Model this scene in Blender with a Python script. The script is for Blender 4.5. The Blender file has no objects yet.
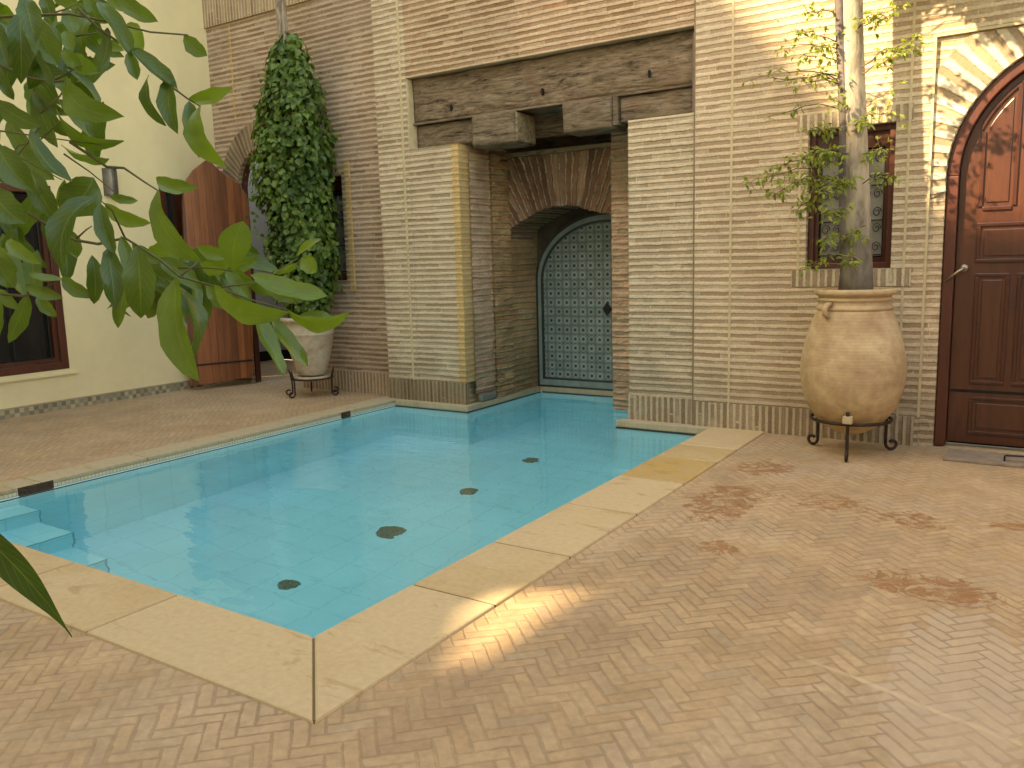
import bpy, bmesh, math, random
from mathutils import Vector, Matrix, noise
random.seed(7)
S = bpy.context.scene
COL = S.collection
PI = math.pi
# ------------------------------------------------------------------ camera
F_PX, YAW, PITCH, ROLL, EYE = 826.98, .57772, .14797, .02665, 1.55
fw = Vector((-math.sin(YAW)*math.cos(PITCH), math.cos(YAW)*math.cos(PITCH), -math.sin(PITCH)))
rt = Vector((math.cos(YAW), math.sin(YAW), 0)); dn = fw.cross(rt)
rt2 = math.cos(ROLL)*rt + math.sin(ROLL)*dn
dn2 = -math.sin(ROLL)*rt + math.cos(ROLL)*dn
CAM = Vector((0, 0, EYE))
def make_camera():
    cd = bpy.data.cameras.new('camera'); co = bpy.data.objects.new('camera', cd); COL.objects.link(co)
    m = Matrix((rt2, -dn2, -fw)).transposed().to_4x4(); m.translation = CAM
    co.matrix_world = m
    cd.sensor_width = 36; cd.lens = F_PX*36/1024; cd.clip_start = .05; cd.clip_end = 2000
    S.camera = co
make_camera()
def ray_dir(x, y): return fw + rt2*((x-512)/F_PX) + dn2*((y-384)/F_PX)
def at(x, y, d): return CAM + ray_dir(x, y)*d                 # the point seen there, d metres deep
def on_y(x, y, Y):
    v = ray_dir(x, y); return CAM + v*(Y/v.y)

# ------------------------------------------------------------------ mesh builder
WORLD = {}                                                    # world origin of every mesh object
class MB:
    def __init__(s): s.v = []; s.f = []; s.uv = {}; s.at = {}; s.mi = []
    def face(s, *ix, m=0): s.f.append(tuple(ix)); s.mi.append(m)
    def pt(s, p): s.v.append(tuple(p)); return len(s.v)-1
    def box(s, x0, x1, y0, y1, z0, z1, m=0):
        b = len(s.v)
        for z in (z0, z1):
            for x, y in ((x0, y0), (x1, y0), (x1, y1), (x0, y1)): s.v.append((x, y, z))
        for q in ((3,2,1,0), (4,5,6,7), (0,1,5,4), (1,2,6,5), (2,3,7,6), (3,0,4,7)): s.face(*[b+i for i in q], m=m)
        return s
    def prism(s, poly, y0, y1):
        """polygon of (x, z), counter-clockwise seen from -Y, extruded from y0 (front) to y1"""
        n = len(poly); b = len(s.v)
        for y in (y0, y1):
            for x, z in poly: s.v.append((x, y, z))
        s.face(*[b+i for i in range(n)]); s.face(*[b+n+i for i in reversed(range(n))])
        for i in range(n):
            j = (i+1) % n; s.face(b+i, b+n+i, b+n+j, b+j)
        return s
    def strip_y(s, lo, hi, y0, y1):
        """band between two equally long (x, z) polylines, extruded in Y"""
        n = len(lo); b = len(s.v)
        for y in (y0, y1):
            for p in (lo, hi):
                for x, z in p: s.v.append((x, y, z))
        L0, H0, L1, H1 = b, b+n, b+2*n, b+3*n
        for i in range(n-1):
            s.face(L0+i, L0+i+1, H0+i+1, H0+i); s.face(L1+i+1, L1+i, H1+i, H1+i+1)
            s.face(L0+i+1, L0+i, L1+i, L1+i+1); s.face(H0+i, H0+i+1, H1+i+1, H1+i)
        s.face(L0, H0, H1, L1); s.face(L0+n-1, L1+n-1, H1+n-1, H0+n-1)
        return s
    def tube(s, path, r, n=7, cap=True):
        path = [Vector(p) for p in path]; k = len(path)
        rs = r if isinstance(r, (list, tuple)) else [r]*k
        b = len(s.v); up = Vector((.13, .31, .94)).normalized(); a = None
        for i, p in enumerate(path):
            t = (path[min(i+1, k-1)]-path[max(i-1, 0)]).normalized()
            if a is None: a = t.cross(up).normalized()
            a = (a - t*a.dot(t)).normalized(); c = t.cross(a)
            for j in range(n):
                w = 2*PI*j/n; s.v.append(tuple(p + (a*math.cos(w)+c*math.sin(w))*rs[i]))
        for i in range(k-1):
            for j in range(n):
                j2 = (j+1) % n; s.face(b+i*n+j, b+i*n+j2, b+(i+1)*n+j2, b+(i+1)*n+j)
        if cap: s.face(*[b+j for j in reversed(range(n))]); s.face(*[b+(k-1)*n+j for j in range(n)])
        return s
    def lathe(s, prof, c, n=48, wob=0):
        b = len(s.v); k = len(prof)
        for i, (r, z) in enumerate(prof):
            for j in range(n):
                w = 2*PI*j/n
                rr = r*(1+wob*noise.noise(Vector((math.cos(w)*1.5, math.sin(w)*1.5, z*3))))
                s.v.append((c[0]+rr*math.cos(w), c[1]+rr*math.sin(w), c[2]+z))
        for i in range(k-1):
            for j in range(n):
                j2 = (j+1) % n; s.face(b+i*n+j, b+i*n+j2, b+(i+1)*n+j2, b+(i+1)*n+j)
        return s
    def build(s, name, mats, parent=None, smooth=False, bevel=0, origin=None):
        me = bpy.data.meshes.new(name)
        o0 = Vector(origin) if origin is not None else Vector()
        me.from_pydata([tuple(Vector(v)-o0) for v in s.v], [], s.f)
        if not isinstance(mats, (list, tuple)): mats = [mats]
        for m in mats: me.materials.append(m)
        if len(mats) > 1: me.polygons.foreach_set('material_index', s.mi)
        if smooth: me.polygons.foreach_set('use_smooth', [True]*len(me.polygons))
        if s.uv:
            ul = me.uv_layers.new(name='UVMap')
            for lp in me.loops: ul.data[lp.index].uv = s.uv.get(lp.vertex_index, (0, 0))
        if s.at:
            a = me.attributes.new('tone', 'FLOAT', 'POINT')
            a.data.foreach_set('value', [s.at.get(i, .5) for i in range(len(s.v))])
        o = bpy.data.objects.new(name, me); COL.objects.link(o)
        o.location = o0
        if parent is not None:
            o.parent = parent; o.location = o0 - WORLD.get(parent.name, Vector(parent.location))
        WORLD[o.name] = o0
        if bevel:
            md = o.modifiers.new('bevel', 'BEVEL'); md.width = bevel; md.segments = 2; md.limit_method = 'ANGLE'
        return o
def tag(o, label, cat, group=None, kind=None):
    if label: o['label'] = label
    if cat: o['category'] = cat
    if group: o['group'] = group
    if kind: o['kind'] = kind
    return o
def thing(name, label, cat, loc, group=None):
    o = bpy.data.objects.new(name, None); COL.objects.link(o); o.location = loc; o.empty_display_size = .1
    return tag(o, label, cat, group)
def structure(o): o['kind'] = 'structure'; return o

# ------------------------------------------------------------------ materials
class G:
    def __init__(s, name):
        s.m = bpy.data.materials.new(name); s.m.use_nodes = True
        s.t = s.m.node_tree; s.t.nodes.clear()
        s.out = s.t.nodes.new('ShaderNodeOutputMaterial')
        s.geo = s.t.nodes.new('ShaderNodeNewGeometry')
        s.P = s.geo.outputs['Position']
    def n(s, typ, **kw):
        nd = s.t.nodes.new(typ)
        for k, v in kw.items(): setattr(nd, k, v)
        return nd
    def put(s, sock, v):
        if isinstance(v, bpy.types.NodeSocket): s.t.links.new(v, sock)
        elif isinstance(v, (tuple, list)) and sock.type == 'RGBA' and len(v) == 3: sock.default_value = (*v, 1)
        else: sock.default_value = v
    def M(s, op, a, b=0., c=0., clamp=False):
        nd = s.n('ShaderNodeMath', operation=op, use_clamp=clamp)
        s.put(nd.inputs[0], a); s.put(nd.inputs[1], b); s.put(nd.inputs[2], c); return nd.outputs[0]
    def add(s, a, b): return s.M('ADD', a, b)
    def sub(s, a, b): return s.M('SUBTRACT', a, b)
    def mul(s, a, b): return s.M('MULTIPLY', a, b)
    def ss(s, x, lo, hi, a=0., b=1.):
        nd = s.n('ShaderNodeMapRange', interpolation_type='SMOOTHSTEP')
        s.put(nd.inputs['Value'], x)
        for k, v in (('From Min', lo), ('From Max', hi), ('To Min', a), ('To Max', b)): s.put(nd.inputs[k], v)
        return nd.outputs[0]
    def sep(s, v):
        nd = s.n('ShaderNodeSeparateXYZ'); s.put(nd.inputs[0], v); return nd.outputs
    def vec(s, x, y, z=0.):
        nd = s.n('ShaderNodeCombineXYZ')
        for i, v in enumerate((x, y, z)): s.put(nd.inputs[i], v)
        return nd.outputs[0]
    def noise(s, v, scale, detail=3., rough=.55, dist=0.):
        nd = s.n('ShaderNodeTexNoise'); s.put(nd.inputs['Vector'], v)
        for k, q in (('Scale', scale), ('Detail', detail), ('Roughness', rough), ('Distortion', dist)): nd.inputs[k].default_value = q
        return nd.outputs['Fac']
    def white(s, v):
        nd = s.n('ShaderNodeTexWhiteNoise', noise_dimensions='3D'); s.put(nd.inputs['Vector'], v); return nd.outputs['Value']
    def mix(s, f, a, b, blend='MIX'):
        nd = s.n('ShaderNodeMix', data_type='RGBA', blend_type=blend)
        s.put(nd.inputs[0], f); s.put(nd.inputs[6], a); s.put(nd.inputs[7], b); return nd.outputs[2]
    def ramp(s, f, stops):
        nd = s.n('ShaderNodeValToRGB'); s.put(nd.inputs[0], f); e = nd.color_ramp.elements
        while len(e) < len(stops): e.new(.5)
        for q, (p, c) in zip(e, stops): q.position = p; q.color = (*c, 1)
        return nd.outputs[0]
    def scale(s, c, f):
        nd = s.n('ShaderNodeVectorMath', operation='SCALE'); s.put(nd.inputs[0], c); s.put(nd.inputs['Scale'], f); return nd.outputs[0]
    def bump(s, h, strength=.5, dist=.01):
        nd = s.n('ShaderNodeBump'); s.put(nd.inputs['Height'], h); nd.inputs['Strength'].default_value = strength
        nd.inputs['Distance'].default_value = dist; return nd.outputs[0]
    def principled(s, color, rough=.8, normal=None, spec=.3, metal=0., coat=0.):
        b = s.n('ShaderNodeBsdfPrincipled'); s.put(b.inputs['Base Color'], color); s.put(b.inputs['Roughness'], rough)
        b.inputs['Specular IOR Level'].default_value = spec; b.inputs['Metallic'].default_value = metal
        b.inputs['Coat Weight'].default_value = coat; b.inputs['Coat Roughness'].default_value = .2
        if normal is not None: s.put(b.inputs['Normal'], normal)
        s.t.links.new(b.outputs[0], s.out.inputs[0]); return s.m
    def uv_wall(s):
        x, y, z = s.sep(s.P); nx = s.M('ABSOLUTE', s.sep(s.geo.outputs['Normal'])[0])
        k = s.M('GREATER_THAN', nx, .6)
        u = s.add(s.mul(x, s.sub(1., k)), s.mul(y, k)); return u, z

def mat_courses(name, bricks, mortar, h=.062, L=.27, mort=.46, soft=.16, wob=.028, stain=.5, bump=.7, vertical=False, red=None, rough_noise=.32, dist=.014):
    g = G(name); u, v = g.uv_wall()
    if vertical: u, v = v, u
    base = g.vec(u, g.sep(g.P)[1], v)
    w1 = g.sub(g.noise(g.vec(g.mul(u, .35 if not vertical else 1.), 0., v), 2.3, 2.), .5)
    w2 = g.sub(g.noise(base, 16., 2.), .5)
    vv = g.add(v, g.add(g.mul(w1, wob), g.mul(w2, wob*.55)))
    r = g.M('DIVIDE', vv, h); row = g.M('FLOOR', r); f = g.M('FRACT', r)
    rr = g.white(g.vec(row, 3.7, 1.1))
    up = g.add(g.M('DIVIDE', u, L), g.mul(rr, 9.3)); uid = g.M('FLOOR', up); uf = g.M('FRACT', up)
    b1 = g.white(g.vec(row, uid, .3)); b2 = g.white(g.vec(row, uid, 5.3))
    edge = g.mul(g.M('ABSOLUTE', g.sub(f, .5)), 2.)
    edge = g.add(edge, g.mul(g.sub(g.noise(base, 38., 3.), .5), rough_noise))
    edge = g.add(edge, g.mul(g.sub(rr, .5), .12))
    mm = g.ss(edge, 1-mort-soft, 1-mort+soft)
    hj = g.mul(g.ss(g.M('ABSOLUTE', g.sub(uf, .5)), .465, .49), g.M('GREATER_THAN', b2, .72))
    mm = g.M('MAXIMUM', mm, g.mul(hj, .75))
    brick = g.ramp(b1, [(i/(len(bricks)-1), c) for i, c in enumerate(bricks)])
    if red is not None:
        rm = g.mul(g.ss(g.noise(g.vec(g.mul(u, .6), 0., v), 1.5, 3.), .5, .68), g.ss(b2, .3, .8))
        brick = g.mix(g.mul(rm, .75), brick, red)
    # bricks that mortar smears have whitened
    smear = g.mul(g.ss(b2, .55, .95), g.ss(g.noise(base, 7., 3.), .35, .65))
    brick = g.mix(g.mul(smear, .6), brick, mortar)
    mc = g.mix(g.noise(base, 11., 4.), g.scale(mortar, .8), g.scale(mortar, 1.12))
    col = g.mix(mm, brick, mc)
    st = g.ss(g.noise(base, 1.1, 5., .6), .25, .75, 1-stain*.45, 1+stain*.2)
    damp = g.mul(g.ss(g.sub(g.sep(g.P)[2], g.mul(g.noise(base, 2.4, 4.), .9)), -.25, .25, 1., 0.), .22)
    col = g.scale(col, g.M('MULTIPLY', st, g.sub(1., damp)))
    col = g.scale(col, g.ss(g.noise(base, 60., 2.), .2, .8, .86, 1.12))
    hgt = g.add(g.mul(mm, 1.), g.mul(g.noise(base, 45., 4.), .35))
    return g.principled(col, .9, g.bump(hgt, bump, dist), spec=.15)

BR = [(.20,.125,.07), (.265,.175,.10), (.31,.215,.13), (.235,.16,.095)]
BRL = [(.35,.23,.14), (.41,.285,.18), (.46,.335,.22), (.38,.255,.155)]
MO = (.46,.375,.235)
m_brick_right = mat_courses('brick_courses_pale', BRL, (.63,.51,.345), mort=.47, stain=.35, bump=.5, dist=.02)
m_brick_mid = mat_courses('brick_courses_middle', [(.34,.235,.145), (.41,.295,.19), (.46,.35,.23), (.365,.26,.16)], (.63,.52,.355), stain=.4, dist=.02)
m_brick_top = mat_courses('brick_courses_red', [(.25,.145,.075), (.33,.20,.11), (.39,.26,.16), (.30,.17,.10)], (.56,.42,.275), red=(.42,.13,.065), stain=.45, dist=.02)
m_brick_left = mat_courses('brick_courses_brown', [(.27,.165,.10), (.35,.23,.145), (.40,.275,.18), (.30,.19,.118)], (.56,.43,.30), red=(.30,.115,.06), stain=.5)
m_sold_right = mat_courses('soldier_bricks_pale', [(.28,.19,.115), (.34,.24,.15), (.38,.28,.18)], (.60,.50,.34), h=.058, L=.8, vertical=True, mort=.45, stain=.4, wob=.01)
m_sold_left = mat_courses('soldier_bricks_brown', [(.28,.18,.11), (.35,.24,.15), (.40,.285,.18)], (.55,.43,.285), h=.055, L=.8, vertical=True, mort=.42, stain=.5, wob=.01)
m_rough = mat_courses('old_rough_brick', [(.40,.205,.095), (.52,.29,.135), (.46,.25,.125), (.56,.35,.17)], (.62,.46,.26), h=.066, L=.22, mort=.36, soft=.3, wob=.05, rough_noise=.9, bump=1., dist=.03, stain=.8, red=(.28,.11,.06))
m_rough_mauve = mat_courses('old_mauve_brick', [(.42,.25,.16), (.50,.32,.205), (.46,.285,.18)], (.58,.43,.28), h=.066, L=.3, mort=.4, soft=.3, wob=.04, rough_noise=.8, bump=.8, dist=.02, stain=.6)
m_quoin = mat_courses('orange_corner_brick', [(.50,.30,.115), (.56,.36,.155), (.52,.33,.14)], (.60,.43,.21), h=.062, L=.2, mort=.4, stain=.4)

def mat_voussoir(name, cx, cz, n, bricks, mortar, mort=.4, rough=.3, soft=.15, bump=.8, dist=.015, ring=.0):
    g = G(name); x, y, z = g.sep(g.P)
    dx = g.sub(x, cx); dz = g.sub(z, cz)
    wv = g.sub(g.noise(g.P, 9., 3.), .5)
    a = g.add(g.M('ARCTAN2', dz, dx), g.mul(wv, .022))
    r = g.M('MULTIPLY', a, n/(2*PI)); i = g.M('FLOOR', r); f = g.M('FRACT', r)
    b1 = g.white(g.vec(i, 1.2, .7)); b2 = g.white(g.vec(i, 4.2, .7))
    edge = g.add(g.mul(g.M('ABSOLUTE', g.sub(f, .5)), 2.), g.mul(g.sub(g.noise(g.P, 30., 3.), .5), rough))
    mm = g.ss(edge, 1-mort-soft, 1-mort+soft)
    col = g.mix(mm, g.ramp(b1, [(k/(len(bricks)-1), c) for k, c in enumerate(bricks)]), mortar)
    col = g.scale(col, g.ss(g.noise(g.P, 3., 5.), .25, .75, .7, 1.15))
    return g.principled(col, .9, g.bump(g.add(mm, g.mul(g.noise(g.P, 50., 3.), .4)), bump, dist), spec=.15)

def mat_plaster(name, c, var=.085, bump=.16):
    g = G(name)
    k = g.ss(g.noise(g.P, .7, 5.), .2, .8, 1-var*1.6, 1+var)
    k = g.mul(k, g.ss(g.noise(g.P, 9., 4.), .2, .8, .97, 1.02))
    h = g.add(g.noise(g.P, 2.5, 3.), g.mul(g.noise(g.P, 90., 2.), .15))
    return g.principled(g.scale(c, k), .85, g.bump(h, bump, .02), spec=.2)
m_plaster = mat_plaster('cream_plaster', (.72,.62,.36))
m_plaster_grey = mat_plaster('grey_interior_plaster', (.42,.41,.38))
m_plaster_far = mat_plaster('ochre_plaster', (.76,.67,.51))

def mat_wood(name, c1, c2, rough=.35, axis='z', scale=1., bump=.25, coat=.2, planks=0.):
    g = G(name); x, y, z = g.sep(g.P)
    if axis == 'z': v = g.vec(g.mul(x, 14.), g.mul(y, 14.), g.mul(z, 1.1))
    else: v = g.vec(g.mul(x, 1.1), g.mul(y, 14.), g.mul(z, 14.))
    n1 = g.noise(v, 1.3*scale, 5., .6, .6); n2 = g.noise(v, 5.*scale, 4., .7)
    f = g.add(g.mul(n1, .75), g.mul(n2, .25))
    col = g.ramp(f, [(.3, c1), (.7, c2)])
    hgt = n2
    if planks:
        pr = g.M('DIVIDE', y, planks); pid = g.M('FLOOR', pr); pf = g.M('FRACT', pr)
        col = g.scale(col, g.ss(g.white(g.vec(pid, 2., 1.)), 0., 1., .65, 1.35))
        gr = g.ss(g.M('ABSOLUTE', g.sub(pf, .5)), .47, .495)
        col = g.mix(gr, col, (.02,.008,.004)); hgt = g.sub(n2, g.mul(gr, 2.))
    return g.principled(col, rough, g.bump(hgt, bump, .004), spec=.5, coat=coat)
m_door = mat_wood('varnished_red_wood', (.038,.008,.003), (.092,.024,.008), .36, 'z', 1., .2, .35)
m_door_rail = mat_wood('varnished_red_wood_across', (.065,.016,.005), (.145,.040,.011), .38, 'x', 1., .2, .3)
m_doorframe = mat_wood('oxblood_wood', (.05,.010,.005), (.105,.023,.009), .4, 'z')
m_mould = mat_wood('dark_moulding_wood', (.03,.006,.0025), (.07,.015,.005), .32, 'z')
m_plank = mat_wood('plank_door_wood', (.13,.037,.011), (.29,.093,.027), .5, 'z', 1., .3, .1, .085)

def mat_oldwood(name, c1, c2, bump=1.):
    g = G(name); x, y, z = g.sep(g.P)
    v = g.vec(g.mul(x, 1.7), g.mul(y, 8.), g.mul(z, 11.))
    n1 = g.noise(v, 1.3, 7., .74, 1.4); n2 = g.noise(v, 4.5, 5., .75, .8); n3 = g.noise(g.P, 2.2, 3.)
    f = g.add(g.mul(n1, .6), g.mul(n2, .4))
    col = g.ramp(f, [(.36, (.018,.012,.008)), (.47, c1), (.60, c2), (.74, tuple(min(1, q*1.6) for q in c2))])
    col = g.mix(g.ss(n3, .45, .7, 0., .5), col, g.scale(col, (1.)))
    col = g.mix(g.ss(n3, .5, .68, 0., .45), col, (.20,.115,.07))
    return g.principled(col, .92, g.bump(f, bump, .03), spec=.1)
m_beam = mat_oldwood('weathered_cedar_beam', (.17,.12,.077), (.31,.235,.155))
m_board = mat_oldwood('weathered_grey_board', (.15,.112,.074), (.26,.20,.135), .7)
m_blockend = mat_oldwood('pale_wood_and_lit_end', (.22,.17,.10), (.34,.27,.165), .5)

def mat_herring(name, w=.058, n=3.):
    g = G(name); x, y, z = g.sep(g.P)
    c = .70711/w
    wv = g.sub(g.noise(g.P, 3.1, 3.), .5); wv2 = g.sub(g.noise(g.vec(y, x, 3.), 3.1, 3.), .5)
    x = g.add(x, g.mul(wv, .035)); y = g.add(y, g.mul(wv2, .035))
    a = g.mul(g.add(x, y), c); b = g.mul(g.sub(y, x), c)
    i = g.M('FLOOR', a); j = g.M('FLOOR', b); fa = g.M('FRACT', a); fb = g.M('FRACT', b)
    t = g.M('FLOORED_MODULO', g.sub(i, j), 2*n)
    hz = g.M('LESS_THAN', t, n-.5); vz = g.sub(1., hz)
    q = g.sub(2*n-1, t)
    along = g.add(g.mul(hz, g.add(t, fa)), g.mul(vz, g.add(q, fb)))
    across = g.add(g.mul(hz, fb), g.mul(vz, fa))
    idx = g.sub(i, g.mul(hz, t)); idy = g.sub(j, g.mul(vz, q))
    d = g.M('MINIMUM', g.M('MINIMUM', along, g.sub(n, along)), g.M('MINIMUM', across, g.sub(1., across)))
    d = g.add(d, g.mul(g.sub(g.noise(g.P, 55., 3.), .5), .22))
    jw = g.ss(g.noise(g.P, 1.7, 3.), .3, .7, .02, .10)
    joint = g.ss(d, jw, g.add(jw, .075), 1., 0.)
    r1 = g.white(g.vec(idx, idy, .1)); r2 = g.white(g.vec(idx, idy, 7.1))
    col = g.ramp(r1, [(0., (.395,.258,.138)), (.35, (.425,.287,.16)), (.7, (.445,.305,.172)), (1., (.405,.263,.143))])
    col = g.mix(g.mul(g.ss(r2, .8, .95), .4), col, (.335,.255,.17))
    bc = g.noise(g.vec(g.mul(idx, .045), g.mul(idy, .045), 2.), 1.3, 3.)            # whole bricks cleaned or replaced together
    col = g.mix(g.ss(bc, .54, .58, 0., .55), col, (.44,.315,.20))
    col = g.mix(g.ss(bc, .40, .36, 0., .45), col, (.33,.215,.13))
    big = g.noise(g.P, .55, 4.)
    col = g.mix(g.ss(big, .42, .68, 0., .5), col, (.475,.335,.20))
    col = g.scale(col, g.ss(g.noise(g.P, 2.6, 5., .65), .2, .8, .84, 1.12))
    col = g.scale(col, g.ss(g.noise(g.P, 26., 4., .6), .2, .8, .86, 1.12))
    # a strip of scrubbed, greyer bricks; its outline follows whole bricks
    gx, gy, _ = g.sep(g.P)
    ex = g.M('DIVIDE', g.add(gx, .20), .24); ey = g.M('DIVIDE', g.sub(gy, 3.25), .72)
    dd = g.add(g.add(g.mul(ex, ex), g.mul(ey, ey)), g.mul(g.sub(r1, .5), .7))
    col = g.mix(g.ss(dd, .95, 1.05, .5, 0.), col, (.47,.365,.265))
    # damp rust coloured stains, each with its own outline
    st = None
    nz = g.add(g.mul(g.noise(g.P, 6.5, 8., .74, 2.2), 1.75), g.add(-.42, g.mul(r2, .12)))
    X0, Y0, _ = g.sep(g.P)
    for (sx, sy, rx, ry, k) in ((-1.68,5.05,.30,.55,.9), (-1.72,6.0,.26,.30,.9), (-1.43,4.18,.15,.14,1.), (-.42,4.13,.40,.24,1.), (-1.15,5.3,.4,.22,.7), (-.62,5.15,.3,.22,.7), (-.1,5.3,.16,.1,.8)):
        ex = g.M('DIVIDE', g.sub(X0, sx), rx); ey = g.M('DIVIDE', g.sub(Y0, sy), ry)
        dd = g.add(g.mul(ex, ex), g.mul(ey, ey))
        one = g.mul(g.ss(dd, 0., 1.6, .30, -.22), k)
        st = one if st is None else g.M('MAXIMUM', st, one)
    sm = g.ss(g.add(nz, st), .70, .75, 0., 1.)
    sm = g.mul(sm, g.ss(st, -.1, .05))
    col = g.mix(g.mul(sm, g.ss(g.noise(g.P, 30., 3.), .3, .7, .6, .95)), col, (.285,.125,.05))
    col = g.mix(g.mul(joint, g.ss(g.noise(g.P, 1.9, 4.), .35, .65, .15, .55)), col, (.22,.14,.08))
    # the straight cement repair line that crosses the paving
    ln = g.M('ABSOLUTE', g.sub(g.add(Y0, g.mul(g.sub(g.noise(g.P, 2.4, 2.), .5), .05)), g.sub(2.90, g.mul(X0, .33))))
    lm = g.mul(g.ss(ln, .010, .017, 1., 0.), g.mul(g.M('GREATER_THAN', X0, -.84), g.ss(X0, -.84, -.6)))
    col = g.mix(g.mul(lm, g.ss(g.noise(g.P, 5., 3.), .3, .7, .35, .8)), col, (.54,.41,.26))
    hgt = g.sub(g.add(g.mul(g.noise(g.P, 40., 4.), .35), g.mul(r2, .25)), g.mul(joint, .75))
    rg = g.ss(sm, 0., 1., .72, .55)
    return g.principled(col, rg, g.bump(hgt, .55, .006), spec=.3)
m_floor = mat_herring('herringbone_terracotta')

def mat_stone(name, c, c2, rough=.7, sc=1.):
    g = G(name); tone = g.n('ShaderNodeAttribute', attribute_name='tone').outputs['Fac']
    v = g.vec(g.sep(g.P)[0], g.sep(g.P)[1], g.mul(tone, 40.))
    f = g.add(g.mul(g.noise(v, 1.6*sc, 5., .6, .7), .6), g.mul(tone, .4))
    col = g.mix(g.ss(f, .35, .7), c, c2)
    col = g.mix(g.mul(g.ss(tone, .68, .9), g.ss(g.noise(v, 3.5, 4.), .35, .6, .25, .75)), col, (.47,.29,.085))
    pit = g.ss(g.noise(v, 14.*sc, 5., .7, 1.), .62, .72)
    col = g.mix(g.mul(pit, .35), col, (.26,.17,.08))
    blot = g.ss(g.noise(g.vec(g.mul(g.sep(g.P)[0], .8), g.mul(g.sep(g.P)[1], 2.), 1.), 2.6, 6., .68, 1.5), .56, .66)
    col = g.mix(g.mul(blot, .5), col, (.33,.215,.085))
    col = g.scale(col, g.ss(g.noise(v, 30., 3.), .2, .8, .92, 1.07))
    return g.principled(col, rough, g.bump(g.sub(g.noise(v, 25., 4.), g.mul(pit, .5)), .25, .006), spec=.3)
m_coping = mat_stone('yellow_sandstone', (.53,.395,.225), (.46,.32,.155))
m_ledge = mat_stone('pale_sandstone', (.42,.345,.22), (.35,.275,.165))

def mat_lip():
    g = G('pale_mosaic_edge'); u, v = g.uv_wall()
    c = .03; fu = g.M('FRACT', g.M('DIVIDE', u, c)); fv = g.M('FRACT', g.M('DIVIDE', v, c))
    d = g.M('MINIMUM', g.M('MINIMUM', fu, g.sub(1., fu)), g.M('MINIMUM', fv, g.sub(1., fv)))
    idn = g.white(g.vec(g.M('FLOOR', g.M('DIVIDE', u, c)), g.M('FLOOR', g.M('DIVIDE', v, c)), 0.))
    col = g.mix(idn, (.52,.48,.33), (.62,.56,.40))
    col = g.mix(g.ss(d, .04, .12, 1., 0.), col, (.30,.27,.18))
    return g.principled(col, .6)
m_lip = mat_lip()

def mat_pool():
    g = G('turquoise_pool_tile'); x, y, z = g.sep(g.P)
    nx = g.M('ABSOLUTE', g.sep(g.geo.outputs['Normal'])[0]); nz = g.M('ABSOLUTE', g.sep(g.geo.outputs['Normal'])[2])
    kz = g.M('GREATER_THAN', nz, .6); kx = g.M('GREATER_THAN', nx, .6)
    u = g.add(g.mul(x, g.sub(1., kx)), g.mul(y, kx)); v = g.add(g.mul(z, g.sub(1., kz)), g.mul(y, kz))
    cs = .30
    def ln(q, w):
        f = g.M('FRACT', g.M('DIVIDE', q, cs)); return g.ss(g.M('ABSOLUTE', g.sub(f, .5)), .5-w, .5-w*.5)
    m = g.M('MAXIMUM', ln(u, .03), ln(g.add(v, .02), .03))
    idn = g.white(g.vec(g.M('FLOOR', g.M('DIVIDE', u, cs)), g.M('FLOOR', g.M('DIVIDE', g.add(v, .02), cs)), 1.))
    col = g.mix(idn, (.28,.87,.94), (.30,.89,.95))
    col = g.mix(g.mul(m, .45), col, (.20,.70,.78))
    top = g.mul(g.ss(z, -.20, -.19), g.sub(1., kz))                                # pale row of tiles under the waterline
    col = g.mix(g.mul(top, .6), col, (.62,.86,.84))
    col = g.scale(col, g.ss(g.noise(g.P, 1.1, 3.), .2, .8, .92, 1.06))
    return g.principled(col, .5, spec=.2)
m_pool = mat_pool()
def mat_water():
    g = G('pool_water')
    b = g.n('ShaderNodeBsdfGlass'); b.inputs['IOR'].default_value = 1.33; b.inputs['Roughness'].default_value = 0.
    b.inputs['Color'].default_value = (.97,1,1,1)
    x, y, z = g.sep(g.P)
    h = g.add(g.noise(g.vec(x, g.mul(y, 2.2), 0.), 1.6, 2.), g.mul(g.noise(g.vec(x, g.mul(y, 1.6), 4.), 7., 2.), .12))
    k = g.bump(h, .26, .03); g.put(b.inputs['Normal'], k)
    g.t.links.new(b.outputs[0], g.out.inputs[0]); return g.m
m_water = mat_water()

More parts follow.
